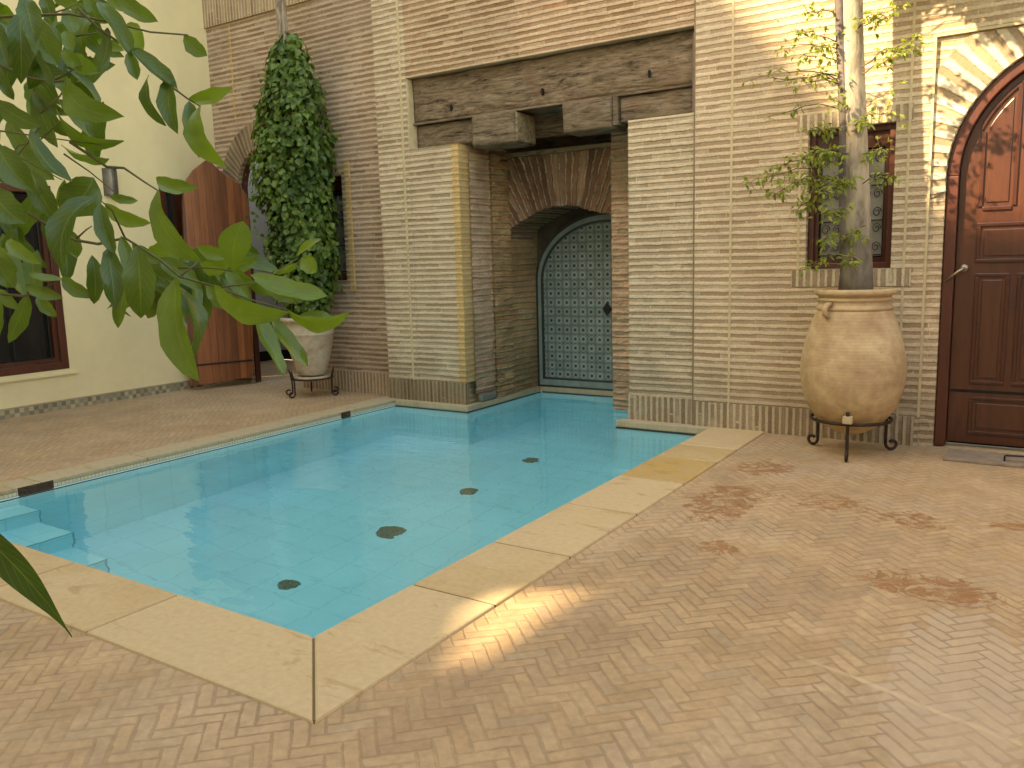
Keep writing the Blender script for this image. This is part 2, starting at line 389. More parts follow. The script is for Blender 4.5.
def mat_zellige():
    g = G('zellige_star_tile'); x, y, z = g.sep(g.P); c = .109
    fx = g.sub(g.M('FRACT', g.M('DIVIDE', g.add(x, .02), c)), .5); fz = g.sub(g.M('FRACT', g.M('DIVIDE', z, c)), .5)
    ax = g.M('ABSOLUTE', fx); az = g.M('ABSOLUTE', fz)
    o = g.M('MAXIMUM', g.M('MAXIMUM', ax, az), g.mul(g.add(ax, az), .7071))      # octagon distance
    rid = g.white(g.vec(g.M('FLOOR', g.M('DIVIDE', g.add(x, .02), c)), g.M('FLOOR', g.M('DIVIDE', z, c)), 0.))
    pale = (.30,.34,.295); green = (.17,.215,.185); dark = (.022,.036,.034); blue = (.145,.20,.19)
    col = g.mix(g.ss(o, .36, .39), green, blue)
    col = g.mix(g.mul(g.ss(o, .235, .255), g.ss(o, .33, .35, 1., 0.)), col, pale)
    col = g.mix(g.ss(o, .13, .16, 1., 0.), col, dark)
    cr = g.add(g.sub(.5, ax), g.sub(.5, az)); col = g.mix(g.ss(cr, .09, .12, 1., 0.), col, dark)
    ed = g.M('MINIMUM', g.sub(.5, ax), g.sub(.5, az))
    sm = g.mul(g.ss(ed, .05, .08, 1., 0.), g.ss(g.M('MINIMUM', ax, az), .08, .12, 1., 0.))
    col = g.mix(g.mul(sm, .6), col, (.03,.045,.035))
    col = g.scale(col, g.ss(rid, 0., 1., .85, 1.12))
    return g.principled(col, .35, spec=.5)
m_zellige = mat_zellige()
def mat_simple(name, c, rough=.6, spec=.3, metal=0., var=.15, sc=12., bump=.15, coat=0.):
    g = G(name); nz = g.noise(g.P, sc, 4.)
    return g.principled(g.scale(c, g.ss(nz, .2, .8, 1-var, 1+var)), rough, g.bump(nz, bump, .004), spec, metal, coat)
m_zdark = mat_simple('dark_green_border_tile', (.028,.04,.033), .35, .5)
m_zpale = mat_simple('grey_green_border_tile', (.20,.25,.22), .35, .5)
m_iron = mat_simple('rusty_black_iron', (.045,.026,.018), .55, .4, .5, .4, 30.)
m_ironblack = mat_simple('black_wrought_iron', (.02,.018,.017), .5, .4, .4)
m_steel = mat_simple('dull_brass', (.35,.29,.21), .4, .5, .9)
m_dark = mat_simple('dark_room', (.012,.011,.010), .8, .2)
m_dirt = mat_simple('potting_earth', (.06,.04,.025), .95, .1)
m_mat = mat_simple('grey_metal_plate', (.23,.18,.13), .7, .3, .0, .2)
m_drain = mat_simple('verdigris_drain_cover', (.14,.20,.13), .6, .3, 0., .5, 60.)
m_lamp = mat_simple('grey_zinc_sconce', (.16,.15,.13), .45, .5, .6, .4, 5.)
m_joint = mat_simple('pale_mortar_joint', (.51,.42,.255), .9, .1, 0., .15)
m_joint_dark = mat_simple('dark_mortar_joint', (.22,.17,.11), .9, .1)
m_slot = mat_simple('brown_slot', (.075,.05,.035), .8, .2, 0., .5, 60.)
m_ground = mat_simple('earth', (.25,.18,.11), .95, .1)
m_curtain = mat_simple('net_curtain', (.20,.19,.155), .9, .1, 0., .08, 20.)
def mat_glass(name, c):
    g = G(name); return g.principled(c, .06, None, .6)
m_pane = mat_glass('dark_window_glass', (.012,.012,.012))
def mat_zborder():
    g = G('chequered_skirting_tile'); x, y, z = g.sep(g.P); c = .052
    i = g.M('FLOOR', g.M('DIVIDE', y, c)); j = g.M('FLOOR', g.M('DIVIDE', g.add(z, .02), c))
    k = g.M('FLOORED_MODULO', g.add(i, j), 2.)
    col = g.mix(k, (.22,.195,.125), (.36,.315,.20)); col = g.scale(col, g.ss(g.white(g.vec(i, j, 0.)), 0., 1., .75, 1.2))
    return g.principled(col, .45, None, .4)
m_zborder = mat_zborder()

def mat_pot(name, c1, c2, c3, bands=True):
    g = G(name); x, y, z = g.sep(g.P)
    n1 = g.noise(g.vec(x, y, g.mul(z, 1.7)), 2.6, 5., .6, .5); n2 = g.noise(g.P, 16., 4.)
    col = g.ramp(n1, [(.3, c1), (.5, c2), (.72, c3)])
    col = g.scale(col, g.ss(n2, .2, .8, .85, 1.12))
    ring = g.M('SINE', g.mul(z, 260.))
    sp = g.ss(g.noise(g.P, 45., 3.), .66, .74); col = g.mix(g.mul(sp, .4), col, (.20,.12,.06))
    return g.principled(col, .85, g.bump(g.add(n2, g.mul(ring, .12)), .3, .008), spec=.2)
m_pot = mat_pot('sun_bleached_clay', (.36,.23,.125), (.46,.32,.18), (.55,.42,.245))
m_pot_white = mat_pot('limewashed_clay', (.36,.25,.16), (.44,.36,.25), (.50,.43,.31))

def mat_leaf(name, dark, light, rough=.4, trans=.35):
    g = G(name); tone = g.n('ShaderNodeAttribute', attribute_name='tone').outputs['Fac']
    uv = g.n('ShaderNodeUVMap', uv_map='UVMap').outputs[0]; u, v, _ = g.sep(uv)
    col = g.mix(tone, dark, light)
    cu = g.M('ABSOLUTE', g.sub(u, .5))
    rib = g.ss(cu, .0, .035, 1., 0.)
    vein = g.ss(g.M('ABSOLUTE', g.sub(g.M('FRACT', g.sub(g.mul(v, 8.), g.mul(cu, 5.))), .5)), .40, .48)
    col = g.mix(g.M('MAXIMUM', g.mul(rib, .75), g.mul(vein, .3)), col, g.mix(.5, light, (.20,.26,.06)))
    col = g.scale(col, g.ss(g.noise(g.P, 30., 3.), .2, .8, .85, 1.12))
    b = g.n('ShaderNodeBsdfPrincipled'); g.put(b.inputs['Base Color'], col); b.inputs['Roughness'].default_value = rough
    b.inputs['Specular IOR Level'].default_value = .5
    g.put(b.inputs['Normal'], g.bump(g.sub(g.noise(g.P, 60., 2.), g.mul(vein, .8)), .15, .002))
    tr = g.n('ShaderNodeBsdfTranslucent'); g.put(tr.inputs[0], g.mix(1., col, (1., 1.25, .45), 'MULTIPLY'))
    mx = g.n('ShaderNodeMixShader'); mx.inputs[0].default_value = trans
    g.t.links.new(b.outputs[0], mx.inputs[1]); g.t.links.new(tr.outputs[0], mx.inputs[2])
    g.t.links.new(mx.outputs[0], g.out.inputs[0]); return g.m
m_citrus = mat_leaf('citrus_leaf', (.045,.095,.015), (.17,.265,.036), .30, .36)
m_creeper = mat_leaf('creeper_leaf', (.035,.088,.014), (.14,.235,.036), .5, .3)
m_spray = mat_leaf('pale_spray_leaf', (.14,.18,.035), (.40,.42,.09), .5, .5)
def mat_bark(name, c1, c2, base=0.):
    g = G(name); x, y, z = g.sep(g.P); v = g.vec(g.mul(x, 3.), g.mul(y, 3.), z)
    n = g.noise(v, 7., 5., .65, .5); p = g.ss(g.noise(v, 2., 3.), .45, .6)
    col = g.mix(g.mul(p, .7), g.ramp(n, [(.3, c1), (.7, c2)]), tuple(q*1.25 for q in c2))
    if base:                                            # greyer, darker bark towards the foot
        k = g.ss(g.add(z, g.mul(g.sub(g.noise(v, 4., 3.), .5), .7)), base-.12, base+.12, 1., 0.)
        col = g.mix(g.mul(k, .75), col, g.ramp(n, [(.3, (.075,.058,.045)), (.7, (.17,.14,.11))]))
    return g.principled(col, .9, g.bump(n, .6, .012), spec=.1)
m_bark = mat_bark('grey_bark', (.15,.115,.085), (.40,.335,.245), 1.75)
m_stem = mat_bark('purple_grey_bark', (.085,.066,.058), (.18,.145,.125))
m_bark_dark = mat_bark('brown_bark', (.07,.045,.03), (.17,.115,.075))
m_twig = mat_simple('green_brown_twig', (.10,.095,.035), .6, .3)

# ------------------------------------------------------------------ setting: ground, paving, pool
XL, XR, YN, YF = -6.27, -2.54, 2.30, 7.14          # pool water edges
NX0, NX1, NY = -5.24, -3.45, 8.70                  # arm of the pool that runs into the niche
WZ = -.075
g_ = MB()
def sheet(mb, x0, x1, y0, y1, z):
    b = len(mb.v); mb.v += [(x0,y0,z), (x1,y0,z), (x1,y1,z), (x0,y1,z)]; mb.face(b, b+1, b+2, b+3)
sheet(g_, -300, 300, -300, 300, -1.8); structure(g_.build('ground', m_ground))
pv = MB()
sheet(pv, -2.04, 3.3, -2.0, 7.28, -.012); sheet(pv, -9.55, -2.04, -2.0, 1.83, -.012)
sheet(pv, -.72, 1.16, 7.28, 7.62, -.012); sheet(pv, -9.55, -6.55, 1.83, 7.46, -.012); sheet(pv, -11.5, -7.0, 7.46, 9.6, -.012)
structure(pv.build('patio_paving', m_floor))
cp = MB()
def slab(x0, x1, y0, y1, z1=0., z0=-.06, gap=.003, tone=None):
    b = len(cp.v); cp.box(x0+gap, x1-gap, y0+gap, y1-gap, z0, z1)
    t = random.random() if tone is None else tone
    for i in range(b, len(cp.v)): cp.at[i] = t
def mitre(pts, z0=-.06, z1=0., tone=.3):
    b = len(cp.v); n = len(pts)
    for z in (z0, z1):
        for x, y in pts: cp.v.append((x, y, z))
    cp.face(*[b+i for i in reversed(range(n))]); cp.face(*[b+n+i for i in range(n)])
    for i in range(n):
        j = (i+1) % n; cp.face(b+i, b+j, b+n+j, b+n+i)
    for i in range(b, len(cp.v)): cp.at[i] = tone
mitre([(-2.54, 2.305), (-2.045, 1.833), (-2.045, 2.95), (-2.54, 2.95)], tone=.25)
for y0, y1, t in ((2.953,3.66,.55), (3.66,4.50,.35), (4.50,5.28,.15), (5.28,5.95,.95), (5.95,6.42,.75), (6.42,7.24,.3)): slab(-2.542, -2.042, y0, y1, tone=t)
mitre([(-2.5435, 2.302), (-3.45, 2.302), (-3.45, 1.83), (-2.0485, 1.83)], tone=.2)
for x1, x0, t in ((-3.45,-4.35,.4), (-4.35,-5.2,.6), (-5.2,-6.1,.35), (-6.1,-7.0,.5)): slab(x0, x1, 1.828, 2.302, tone=t)
structure(cp.build('pool_coping', m_coping, bevel=.012))
cf = MB(); cf.box(-2.53, -2.05, 1.84, 7.2, -.05, -.006); cf.box(-7.0, -2.53, 1.84, 2.29, -.05, -.006)
structure(cf.build('coping_joint', mat_simple('dark_sandy_joint', (.17,.115,.06), .9, .1)))
lc = MB(); cp = lc
y = 2.31
while y < 7.3:
    y1 = min(y+random.uniform(.75, .95), 7.44); slab(-6.55, XL, y, y1, z1=0., z0=-.03, tone=random.uniform(.0, .5)); y = y1
structure(lc.build('pool_edge_stone', m_ledge, bevel=.005))
lf = MB(); lf.box(XL-.25, XL-.004, 2.31, 7.2, -.12, -.031)
structure(lf.build('pool_edge_mosaic', m_lip))
ld = MB(); cp = ld                                     # stone ledges under the wall, along the water
slab(XL, NX0, YF, 7.236, z1=-.003, z0=-.062, tone=.3); slab(-5.318, NX0, 7.236, NY, z1=-.003, z0=-.062, tone=.4)
slab(NX1, -2.53, YF-.03, 7.236, z1=-.001, z0=-.062, tone=.35); slab(NX0, NX1, NY-.0, NY+.045, z1=.0, z0=-.062, tone=.2)
structure(ld.build('pool_ledge', m_ledge, bevel=.006))
bs = MB(); D = -1.55                                   # basin: floor and walls
ring = [(XL,YN), (XR,YN), (XR,YF), (NX1,YF), (NX1,NY), (NX0,NY), (NX0,YF), (XL,YF)]
for k in range(len(ring)):
    (xa, ya), (xb, yb) = ring[k], ring[(k+1) % len(ring)]
    b = len(bs.v); bs.v += [(xa,ya,D), (xb,yb,D), (xb,yb,-.062), (xa,ya,-.062)]; bs.face(b+3, b+2, b+1, b)
sheet(bs, XL, XR, YN, YF, D); sheet(bs, NX0, NX1, YF, NY, D)
bo = structure(bs.build('pool_basin', m_pool))
stp = MB()
for k, (x1, z1) in enumerate(((-5.97,-.25), (-5.54,-.55), (-5.13,-.85), (-4.7,-1.15))):
    stp.box(XL+.002, x1, YN+.002, 2.94-k*.012, D+.002, z1)
structure(stp.build('pool_steps', m_pool, bevel=.012))
nose = MB()
for k, (x1, z1) in enumerate(((-5.97,-.25), (-5.54,-.55), (-5.13,-.85), (-4.7,-1.15))):
    nose.box(x1-.003, x1+.004, YN+.004, 2.944-k*.012, z1-.012, z1+.002); nose.box(x1-.005, x1+.003, 2.937-k*.012, 2.945-k*.012, z1-.3, z1-.014)
structure(nose.build('pool_step_nosing', mat_simple('teal_step_trim', (.14,.52,.58), .5)))
wt = MB()
e = .004
rw = [(XL-e,YN-e), (XR+e,YN-e), (XR+e,YF+e), (NX1+e,YF+e), (NX1+e,NY+e), (NX0-e,NY+e), (NX0-e,YF+e), (XL-e,YF+e)]
b = len(wt.v)
for p in rw: wt.v.append((*p, WZ))
wt.face(*range(b, b+8))
structure(wt.build('pool_water', m_water))
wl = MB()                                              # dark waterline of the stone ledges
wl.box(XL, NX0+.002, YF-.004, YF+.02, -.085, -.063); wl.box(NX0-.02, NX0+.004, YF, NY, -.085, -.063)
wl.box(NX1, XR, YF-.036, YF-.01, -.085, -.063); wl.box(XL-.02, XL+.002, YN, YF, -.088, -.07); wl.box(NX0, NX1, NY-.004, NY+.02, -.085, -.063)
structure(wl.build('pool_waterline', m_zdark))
for y, dr_, lab in ((3.73,.66,'round drain cover on the pool floor nearest the pool corner'), (4.80,1.,'round drain cover on the pool floor, second from the near corner of the pool'), (5.88,.74,'round drain cover on the pool floor, third from the near corner of the pool'), (6.95,.8,'round drain cover on the pool floor farthest away, before the tiled niche')):
    d = MB(); d.lathe([(r*dr_, z) for r, z in ((.0,.012), (.055,.014), (.06,.02), (.075,.016), (.08,.022), (.10,.018), (.112,.006), (.115,0))], (-4.33, y, D+.001), 32)
    tag(d.build('drain_cover', m_drain, origin=(-4.33, y, D)), lab, 'drain cover', 'round drain covers on the pool floor')
for (y0, y1, lab) in ((2.95,3.21,'brown overflow slot in the pool edge beside the underwater steps'), (6.27,6.41,'brown overflow slot in the pool edge near the limewashed pot')):
    s = MB(); s.box(XL-.12, XL-.001, y0, y1, -.072, -.004)
    for k in range(4): s.box(XL-.001, XL+.003, y0+.004, y1-.004, -.068+k*.016, -.062+k*.016)
    tag(s.build('overflow_slot', m_slot, origin=(XL, (y0+y1)/2, -.072)), lab, 'overflow slot', 'overflow slots in the pool edge')

# ------------------------------------------------------------------ brick wall
YW = 7.24
TOP = 7.5
wall = thing('brick_wall', 'tall pale brick courtyard wall with tiled niche and arched doors, behind the pool', 'wall', (-3.5, 7.4, 0))
def arch_pts(cx, cz, r, n=24, a0=PI, a1=0.): return [(cx+r*math.cos(a0+(a1-a0)*i/n), cz+r*math.sin(a0+(a1-a0)*i/n)) for i in range(n+1)]
# -- right of the niche
rb = MB(); YR = 7.215
W0, W1, WB, WT = -1.74, -1.08, 1.41, 2.54
rb.box(-2.715, W0, YR, 7.6, -.1, TOP); rb.box(W0, W1, YR, 7.6, -.1, WB); rb.box(W0, W1, YR, 7.6, WT, TOP); rb.box(W1, -.83, YR, 7.6, -.1, TOP)
rb.box(-.83, 3.3, YR, 7.6, 3.13, TOP); rb.box(1.27, 3.3, YR, 7.6, -.1, 3.13)
rb.build('brickwork', m_brick_right, wall)
ACX, ACZ, AR = .22, 2.10, .94
dr = MB(); pts = arch_pts(ACX, ACZ, AR); YD = YR+.03
dr.strip_y(pts, [(x, 3.129) for x, z in pts], YD, 7.6); dr.box(-.829, ACX-AR, YD, 7.6, -.1, ACZ); dr.box(ACX+AR, 1.269, YD, 7.6, -.1, ACZ)
dr.box(-.829, ACX-AR, YD, 7.6, ACZ, 3.129); dr.box(ACX+AR, 1.269, YD, 7.6, ACZ, 3.129)
dr.build('door_surround', m_brick_right, wall)
vo = MB(); vo.strip_y(arch_pts(ACX, ACZ, AR+.004, 40, PI*1.04, -PI*.04), [(min(max(x, -.822), 1.262), min(z, 3.115)) for x, z in arch_pts(ACX, ACZ, AR+.36, 40, PI*1.04, -PI*.04)], YD-.012, YD+.05)
m_vous = mat_voussoir('arch_bricks_pale', ACX, ACZ, 62, [(.30,.21,.13), (.36,.26,.165), (.32,.23,.14)], (.62,.52,.37), mort=.5)
vo.build('arch_ring', m_vous, wall)
pl = MB(); pl.box(-2.712, -.86, YR-.014, YR+.05, -.012, .225); pl.build('soldier_plinth', m_sold_right, wall)
for nm, bx in (('window_head', (-1.83,-.96,WT+.002,WT+.125)), ('window_sill', (-1.85,-.93,WB-.14,WB-.002))):
    q = MB(); q.box(bx[0], bx[1], YR-.010 if 'sill' in nm else YR-.007, YR+.05, bx[2], bx[3]); q.build(nm, m_sold_right, wall)
jn = MB()
for x, z0, z1 in ((-2.38,.226,TOP), (-.985,.226,WB-.15), (-.985,WB,3.5), (-1.80,WB,WT)): jn.box(x-.009, x+.009, YR-.004, YR+.03, z0, z1)
jn.box(-.84, -.823, YR-.005, YR+.03, .226, 3.14); jn.box(-.84, 1.28, YR-.006, YR+.035, 3.122, 3.142)
jn.build('mortar_joint', m_joint, wall)
jd = MB(); jd.box(-2.722, -2.708, YR-.002, YR+.03, .0, TOP); jd.build('wall_joint', m_joint_dark, wall)
# -- middle: left jamb, above the beam, pilaster
mbk = MB()
mbk.box(-3.365, -2.722, YW, 7.6, -.06, 2.80); mbk.box(-5.99, -5.41, YW+.008, 7.55, -.06, 2.785)
mbk.build('jamb_brickwork', m_brick_mid, wall)
qn = MB(); qn.box(-5.41, -5.32, YW+.002, 7.55, .235, 2.785); qn.build('corner_quoin', m_quoin, wall)
pt_ = MB(); pt_.box(-6.43, -5.99, YW, 7.75, -.06, TOP); pt_.build('pilaster', m_brick_mid, wall)
tb = MB(); tb.box(-5.99, -2.722, YW, 7.75, 3.53, TOP); tb.build('upper_brickwork', m_brick_top, wall)
for a in ((-6.438,-5.315,YW-.012,YW+.05), (-3.372,-2.724,YW-.012,YW+.05)):
    q = MB(); q.box(a[0], a[1], a[2], a[3], -.003, .235); q.build('soldier_plinth', m_sold_right if a[0] > -4 else mat_courses('soldier_bricks_middle', BR, (.42,.33,.20), h=.055, L=.8, vertical=True, mort=.42, stain=.5, wob=.01), wall)
jm = MB(); jm.box(-6.075, -6.05, YW-.006, YW+.03, .236, TOP); jm.box(-6.0, -5.975, YW+.01, YW+.16, 2.79, 3.52); jm.build('mortar_joint', m_joint, wall)
# -- left of the pilaster, set back, with its arched doorway and window
YB = 7.45
lw = MB(); LX0, LX1, LC, LR = -9.10, -8.10, -8.60, .50; LZ = 2.52
V0, V1, VB, VT = -7.95, -7.22, 1.36, 2.62
lp = [(LC+LR*math.cos(PI-PI*i/20), LZ+.54*math.sin(PI*i/20)**.9) for i in range(21)]
lw.strip_y(lp, [(x, 3.6) for x, z in lp], YB, 7.60)
lw.box(-9.5, LX0, YB, 7.60, -.06, 3.6); lw.box(LX1, V0, YB, 7.60, -.06, 3.6)
lw.box(V0, V1, YB, 7.75, -.06, VB); lw.box(V0, V1, YB, 7.75, VT, 3.6); lw.box(V1, -6.43, YB, 7.75, -.06, 3.6)
lw.box(-9.5, -6.43, YB, 7.75, 3.6, 4.66); lw.build('recessed_brickwork', m_brick_left, wall)
ls = MB(); ls.box(-9.5, -6.431, YB-.03, 7.75, 4.661, 5.02); ls.build('soldier_band', m_sold_left, wall)
lu = MB(); lu.box(-9.5, -6.431, YB-.01, 7.75, 5.021, TOP); lu.build('upper_brickwork', m_brick_left, wall)
lq = MB(); lq.box(-8.09, -6.436, YB-.014, YB+.04, -.012, .25); lq.build('soldier_plinth', m_sold_left, wall)
m_vousl = mat_voussoir('arch_bricks_brown', LC, LZ-.15, 74, [(.19,.125,.075), (.26,.18,.11), (.30,.21,.13)], (.36,.28,.185))
lv = MB(); lv.strip_y([(x, z+.004) for x, z in lp], [(LC+(x-LC)*1.62, LZ+(z-LZ)*1.62) for x, z in lp], YB-.008, YB+.04); lv.build('arch_ring', m_vousl, wall)
lj = MB(); lj.box(-9.06, -9.03, YB-.005, YB+.03, 3.45, 4.66); lj.box(-7.14, -7.075, YB-.03, YB+.03, VB-.12, VT+.14); lj.build('mortar_joint', m_quoin, wall)
# room seen through the left doorway
rm = MB(); rm.box(-11.2, -11.0, 7.46, 9.8, 0, 5.5); rm.box(-11.0, -7.0, 9.6, 9.8, 0, 3.6); rm.box(-7.2, -7.0, 7.86, 9.6, 0, 3.6); rm.box(-11.0, -9.86, 7.46, 7.66, 0, 5.5)
rm.build('inner_room_wall', m_plaster_grey, wall)
rs = MB(); rs.box(-11.0, -7.2, 9.585, 9.6, 0, .16); rs.box(-11.0, -10.985, 7.66, 9.58, 0, .16); rs.build('inner_skirting', m_dark, wall)
df = MB(); inn = [(LC+(x-LC)*.95, LZ+(z-LZ)*.95) for x, z in lp]; df.strip_y(inn, [(LC+(x-LC)*.995, LZ+(z-LZ)*.995) for x, z in lp], YB+.06, 7.59)
df.box(LX0+.002, LX0+.027, YB+.06, 7.59, 0, LZ); df.box(LX1-.027, LX1-.002, YB+.06, 7.59, 0, LZ); df.build('doorway_frame', m_doorframe, wall)
# open plank leaf, swung out along the plaster wall
h0, h1 = Vector((-9.28, 6.60, 0)), Vector((-8.97, 7.435, 0)); hd_ = (h1-h0).normalized(); hn = Vector((hd_.y, -hd_.x, 0))
leaf_px = [(191,386), (254,376.5), (252,300), (249.5,210), (247,195), (239,184), (229,177.5), (220,171), (214,165), (208,158.5), (201,164), (193.5,170), (187,179), (183.5,190), (182.5,205), (187,300)]
pd = MB()
lo_ = []
for px, py in leaf_px:
    v = ray_dir(px, py); tq = (h0-CAM).dot(hn)/v.dot(hn); lo_.append(CAM+v*tq)
for th in (0, .045):
    for q in lo_: pd.v.append(tuple(q-hn*th))
n = len(lo_); pd.face(*range(n)); pd.face(*[n+i for i in reversed(range(n))])
for i in range(n):
    j = (i+1) % n; pd.face(i, n+i, n+j, j)
plk = pd.build('plank_door', m_plank, wall); plk['label'] = 'open plank door leaf with a pointed top'
for z in (.32,):
    q = MB(); q.tube([h0+hd_*.06+hn*.008+Vector((0,0,z)), h0+hd_*.84+hn*.008+Vector((0,0,z))], .012, 6); q.build('door_batten', m_iron, plk)
# -- niche
jb = MB(); jb.box(-5.9, -5.318, 7.552, 7.76, -.06, 3.05); jb.build('niche_jamb', m_rough_mauve, wall)
jb2 = MB(); jb2.box(-5.9, -5.285, 7.762, 8.115, -.06, 3.05); jb2.build('niche_jamb', m_rough, wall)
pr_ = MB(); pr_.box(-3.87, -3.37, 7.93, 8.115, -.06, 2.98); pr_.box(-3.364, -3.2, 7.602, 8.9, -.06, 3.05); pr_.build('niche_pier', m_rough_mauve, wall)
acv = [(-5.285,1.80), (-5.27,1.86), (-5.209,1.943), (-5.12,1.985), (-5.017,2.023), (-4.90,2.075), (-4.792,2.111), (-4.68,2.133), (-4.586,2.143), (-4.49,2.142), (-4.411,2.133), (-4.32,2.105), (-4.252,2.081), (-4.17,2.058), (-4.084,2.04), (-4.0,2.022), (-3.919,2.005), (-3.84,1.96), (-3.77,1.87), (-3.74,1.78)]
fine = []
for (xa, za), (xb, zb) in zip(acv[:-1], acv[1:]):
    for k in range(5): fine.append((xa+(xb-xa)*k/5, za+(zb-za)*k/5))
acv = [(x, z+.022*noise.noise(Vector((x*16, 1.7, 0)))+.012*noise.noise(Vector((x*45, 4.7, 0)))) for x, z in fine]+[acv[-1]]
av = MB(); av.strip_y(acv, [(x, 2.70) for x, z in acv], 8.12, 8.70)
m_vousn = mat_voussoir('old_arch_bricks', -4.5, 1.05, 112, [(.15,.07,.038), (.30,.155,.085), (.20,.10,.056), (.36,.215,.13)], (.52,.42,.31), mort=.24, rough=.8, soft=.2, bump=1., dist=.04)
av.build('niche_arch', m_vousn, wall)
def eroded(name, mat, us, vs_, P, nrm, amp, ridge=0.):
    """a worn masonry face: a fine grid pushed in and out along nrm"""
    mb = MB(); n = len(us); nv = Vector(nrm)
    for v in vs_:
        for u in us:
            p = Vector(P(u, v)); q = Vector((p.x*5, p.y*5, p.z*9))
            d = noise.fractal(q, .8, 2.1, 5)*amp+ridge*(abs(noise.noise(Vector((p.x*2, p.y*2, p.z*30))))-.15)
            ed = 1 if u not in (us[0], us[-1]) else .4
            mb.v.append(tuple(p+nv*d*ed))
    for j in range(len(vs_)-1):
        for i in range(n-1): mb.face(j*n+i, j*n+i+1, (j+1)*n+i+1, (j+1)*n+i)
    return mb.build(name, mat, wall)
fr_ = lambda a, b, n: [a+(b-a)*i/n for i in range(n+1)]
eroded('worn_jamb_face', m_rough, fr_(7.76, 8.12, 26), fr_(-.004, 2.98, 200), lambda u, v: (-5.262+.02*(u-7.76), u, v), (1, 0, 0), .026, .03)
eroded('worn_jamb_face', m_rough_mauve, fr_(7.40, 7.765, 22), fr_(.10, 2.98, 200), lambda u, v: (-5.300, u, v), (1, 0, 0), .016, .02)
eroded('worn_jamb_face', m_rough_mauve, fr_(-3.87, -3.37, 24), fr_(-.06, 2.84, 180), lambda u, v: (u, 7.91, v), (0, -1, 0), .022, .02)
av_top = 2.695
avb = MB(); nn = len(acv); rowsn = 26
for j in range(rowsn+1):
    for i, (x, z) in enumerate(acv):
        zz = z+(av_top-z)*j/rowsn; ang = math.atan2(zz-1.05, x+4.5); iv = math.floor(ang*112/(2*PI))
        d = .024*noise.noise(Vector((iv*3.3, 1.1, .4)))+.020*noise.fractal(Vector((x*6, 2, zz*6)), .8, 2.1, 4)
        avb.v.append((x, 8.088-d, zz-(.02*abs(noise.noise(Vector((iv*1.7, 9., 2.)))) if j == 0 else 0)))
for j in range(rowsn):
    for i in range(nn-1): avb.face(j*nn+i, j*nn+i+1, (j+1)*nn+i+1, (j+1)*nn+i)
for i in range(nn): avb.v.append((acv[i][0], 8.13, acv[i][1]))
o_ = (rowsn+1)*nn
for i in range(nn-1): avb.face(o_+i, o_+i+1, i+1, i)
avb.build('worn_arch_face', m_vousn, wall)
aw = MB(); aw.box(-5.9, -5.286, 8.118, 8.75, -.06, 2.70); aw.box(-3.739, -3.366, 8.118, 8.75, -.06, 2.70); aw.build('niche_inner_jamb', m_rough, wall)
al = MB(); al.box(-5.28, -3.37, 8.06, 8.118, 2.70, 2.745); al.build('arch_ledge', m_blockend, wall)
cv = MB(); cv.box(-5.9, -3.2, 8.45, 8.75, 2.702, 3.4); cv.box(-5.9, -3.2, 7.76, 8.45, 3.06, 3.4); cv.build('niche_ceiling', m_board, wall)
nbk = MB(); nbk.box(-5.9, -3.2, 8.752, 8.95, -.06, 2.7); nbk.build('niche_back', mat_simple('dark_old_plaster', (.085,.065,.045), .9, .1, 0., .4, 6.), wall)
# tiled panel
def tile_arch(x0, cx, rx, zs, zt, n=24): return [(cx-rx+2*rx*i/n, zs+(zt-zs)*math.sqrt(max(0, 1-((i/n-.5)*2)**2))) for i in range(n+1)]
def arch_poly(cx, r, zs, h, z0): return [(cx-r, z0), (cx+r, z0)] + [(cx+r*math.cos(PI*i/28), zs+h*math.sin(PI*i/28)) for i in range(29)]
TC = -4.33
tp = MB()
tile = MB().prism(arch_poly(TC, .86, 1.30, .66, .115), 8.722, 8.751).build('tile_panel', m_zellige, wall)
tile['label'] = 'arched zellige panel of pale octagons with dark centres'
for r0, r1, hh0, hh1, zb0, zb1, mt, yo in ((.955,.93,.775,.745,.0,.022,m_zdark,8.70), (.93,.885,.745,.69,.022,.095,m_zpale,8.706), (.885,.86,.69,.66,.095,.117,m_zdark,8.702)):
    q = MB(); A = arch_poly(TC, r0, 1.30, hh0, zb0); B = arch_poly(TC, r1, 1.30, hh1, zb1)
    A = A+[A[0]]; B = B+[B[0]]; q.strip_y(B, A, yo, 8.75); q.build('tile_border', mt, tile)
kn = MB(); kc = on_y(607, 309, 8.70)
kn.prism([(kc.x+.05*math.cos(a), kc.z+.075*math.sin(a)) for a in [k*PI/2 for k in range(4)]], 8.685, 8.72)
kn.lathe([(0,.0), (.02,.0), (.02,.01)], (kc.x, 8.68, kc.z), 10); kn.build('door_knocker', m_ironblack, tile)
bb = MB(); bb.box(-5.28, -3.45, 8.716, 8.75, -.06, -.001); bb.build('tile_panel_base', m_ledge, wall)
st_ = MB(); q0 = on_y(484, 391, 7.9)
st_.box(-5.30, -5.235, 7.42, 7.72, -.001, .085); st_.build('loose_stone', mat_simple('green_grey_stone', (.13,.15,.12), .8), wall, bevel=.02)

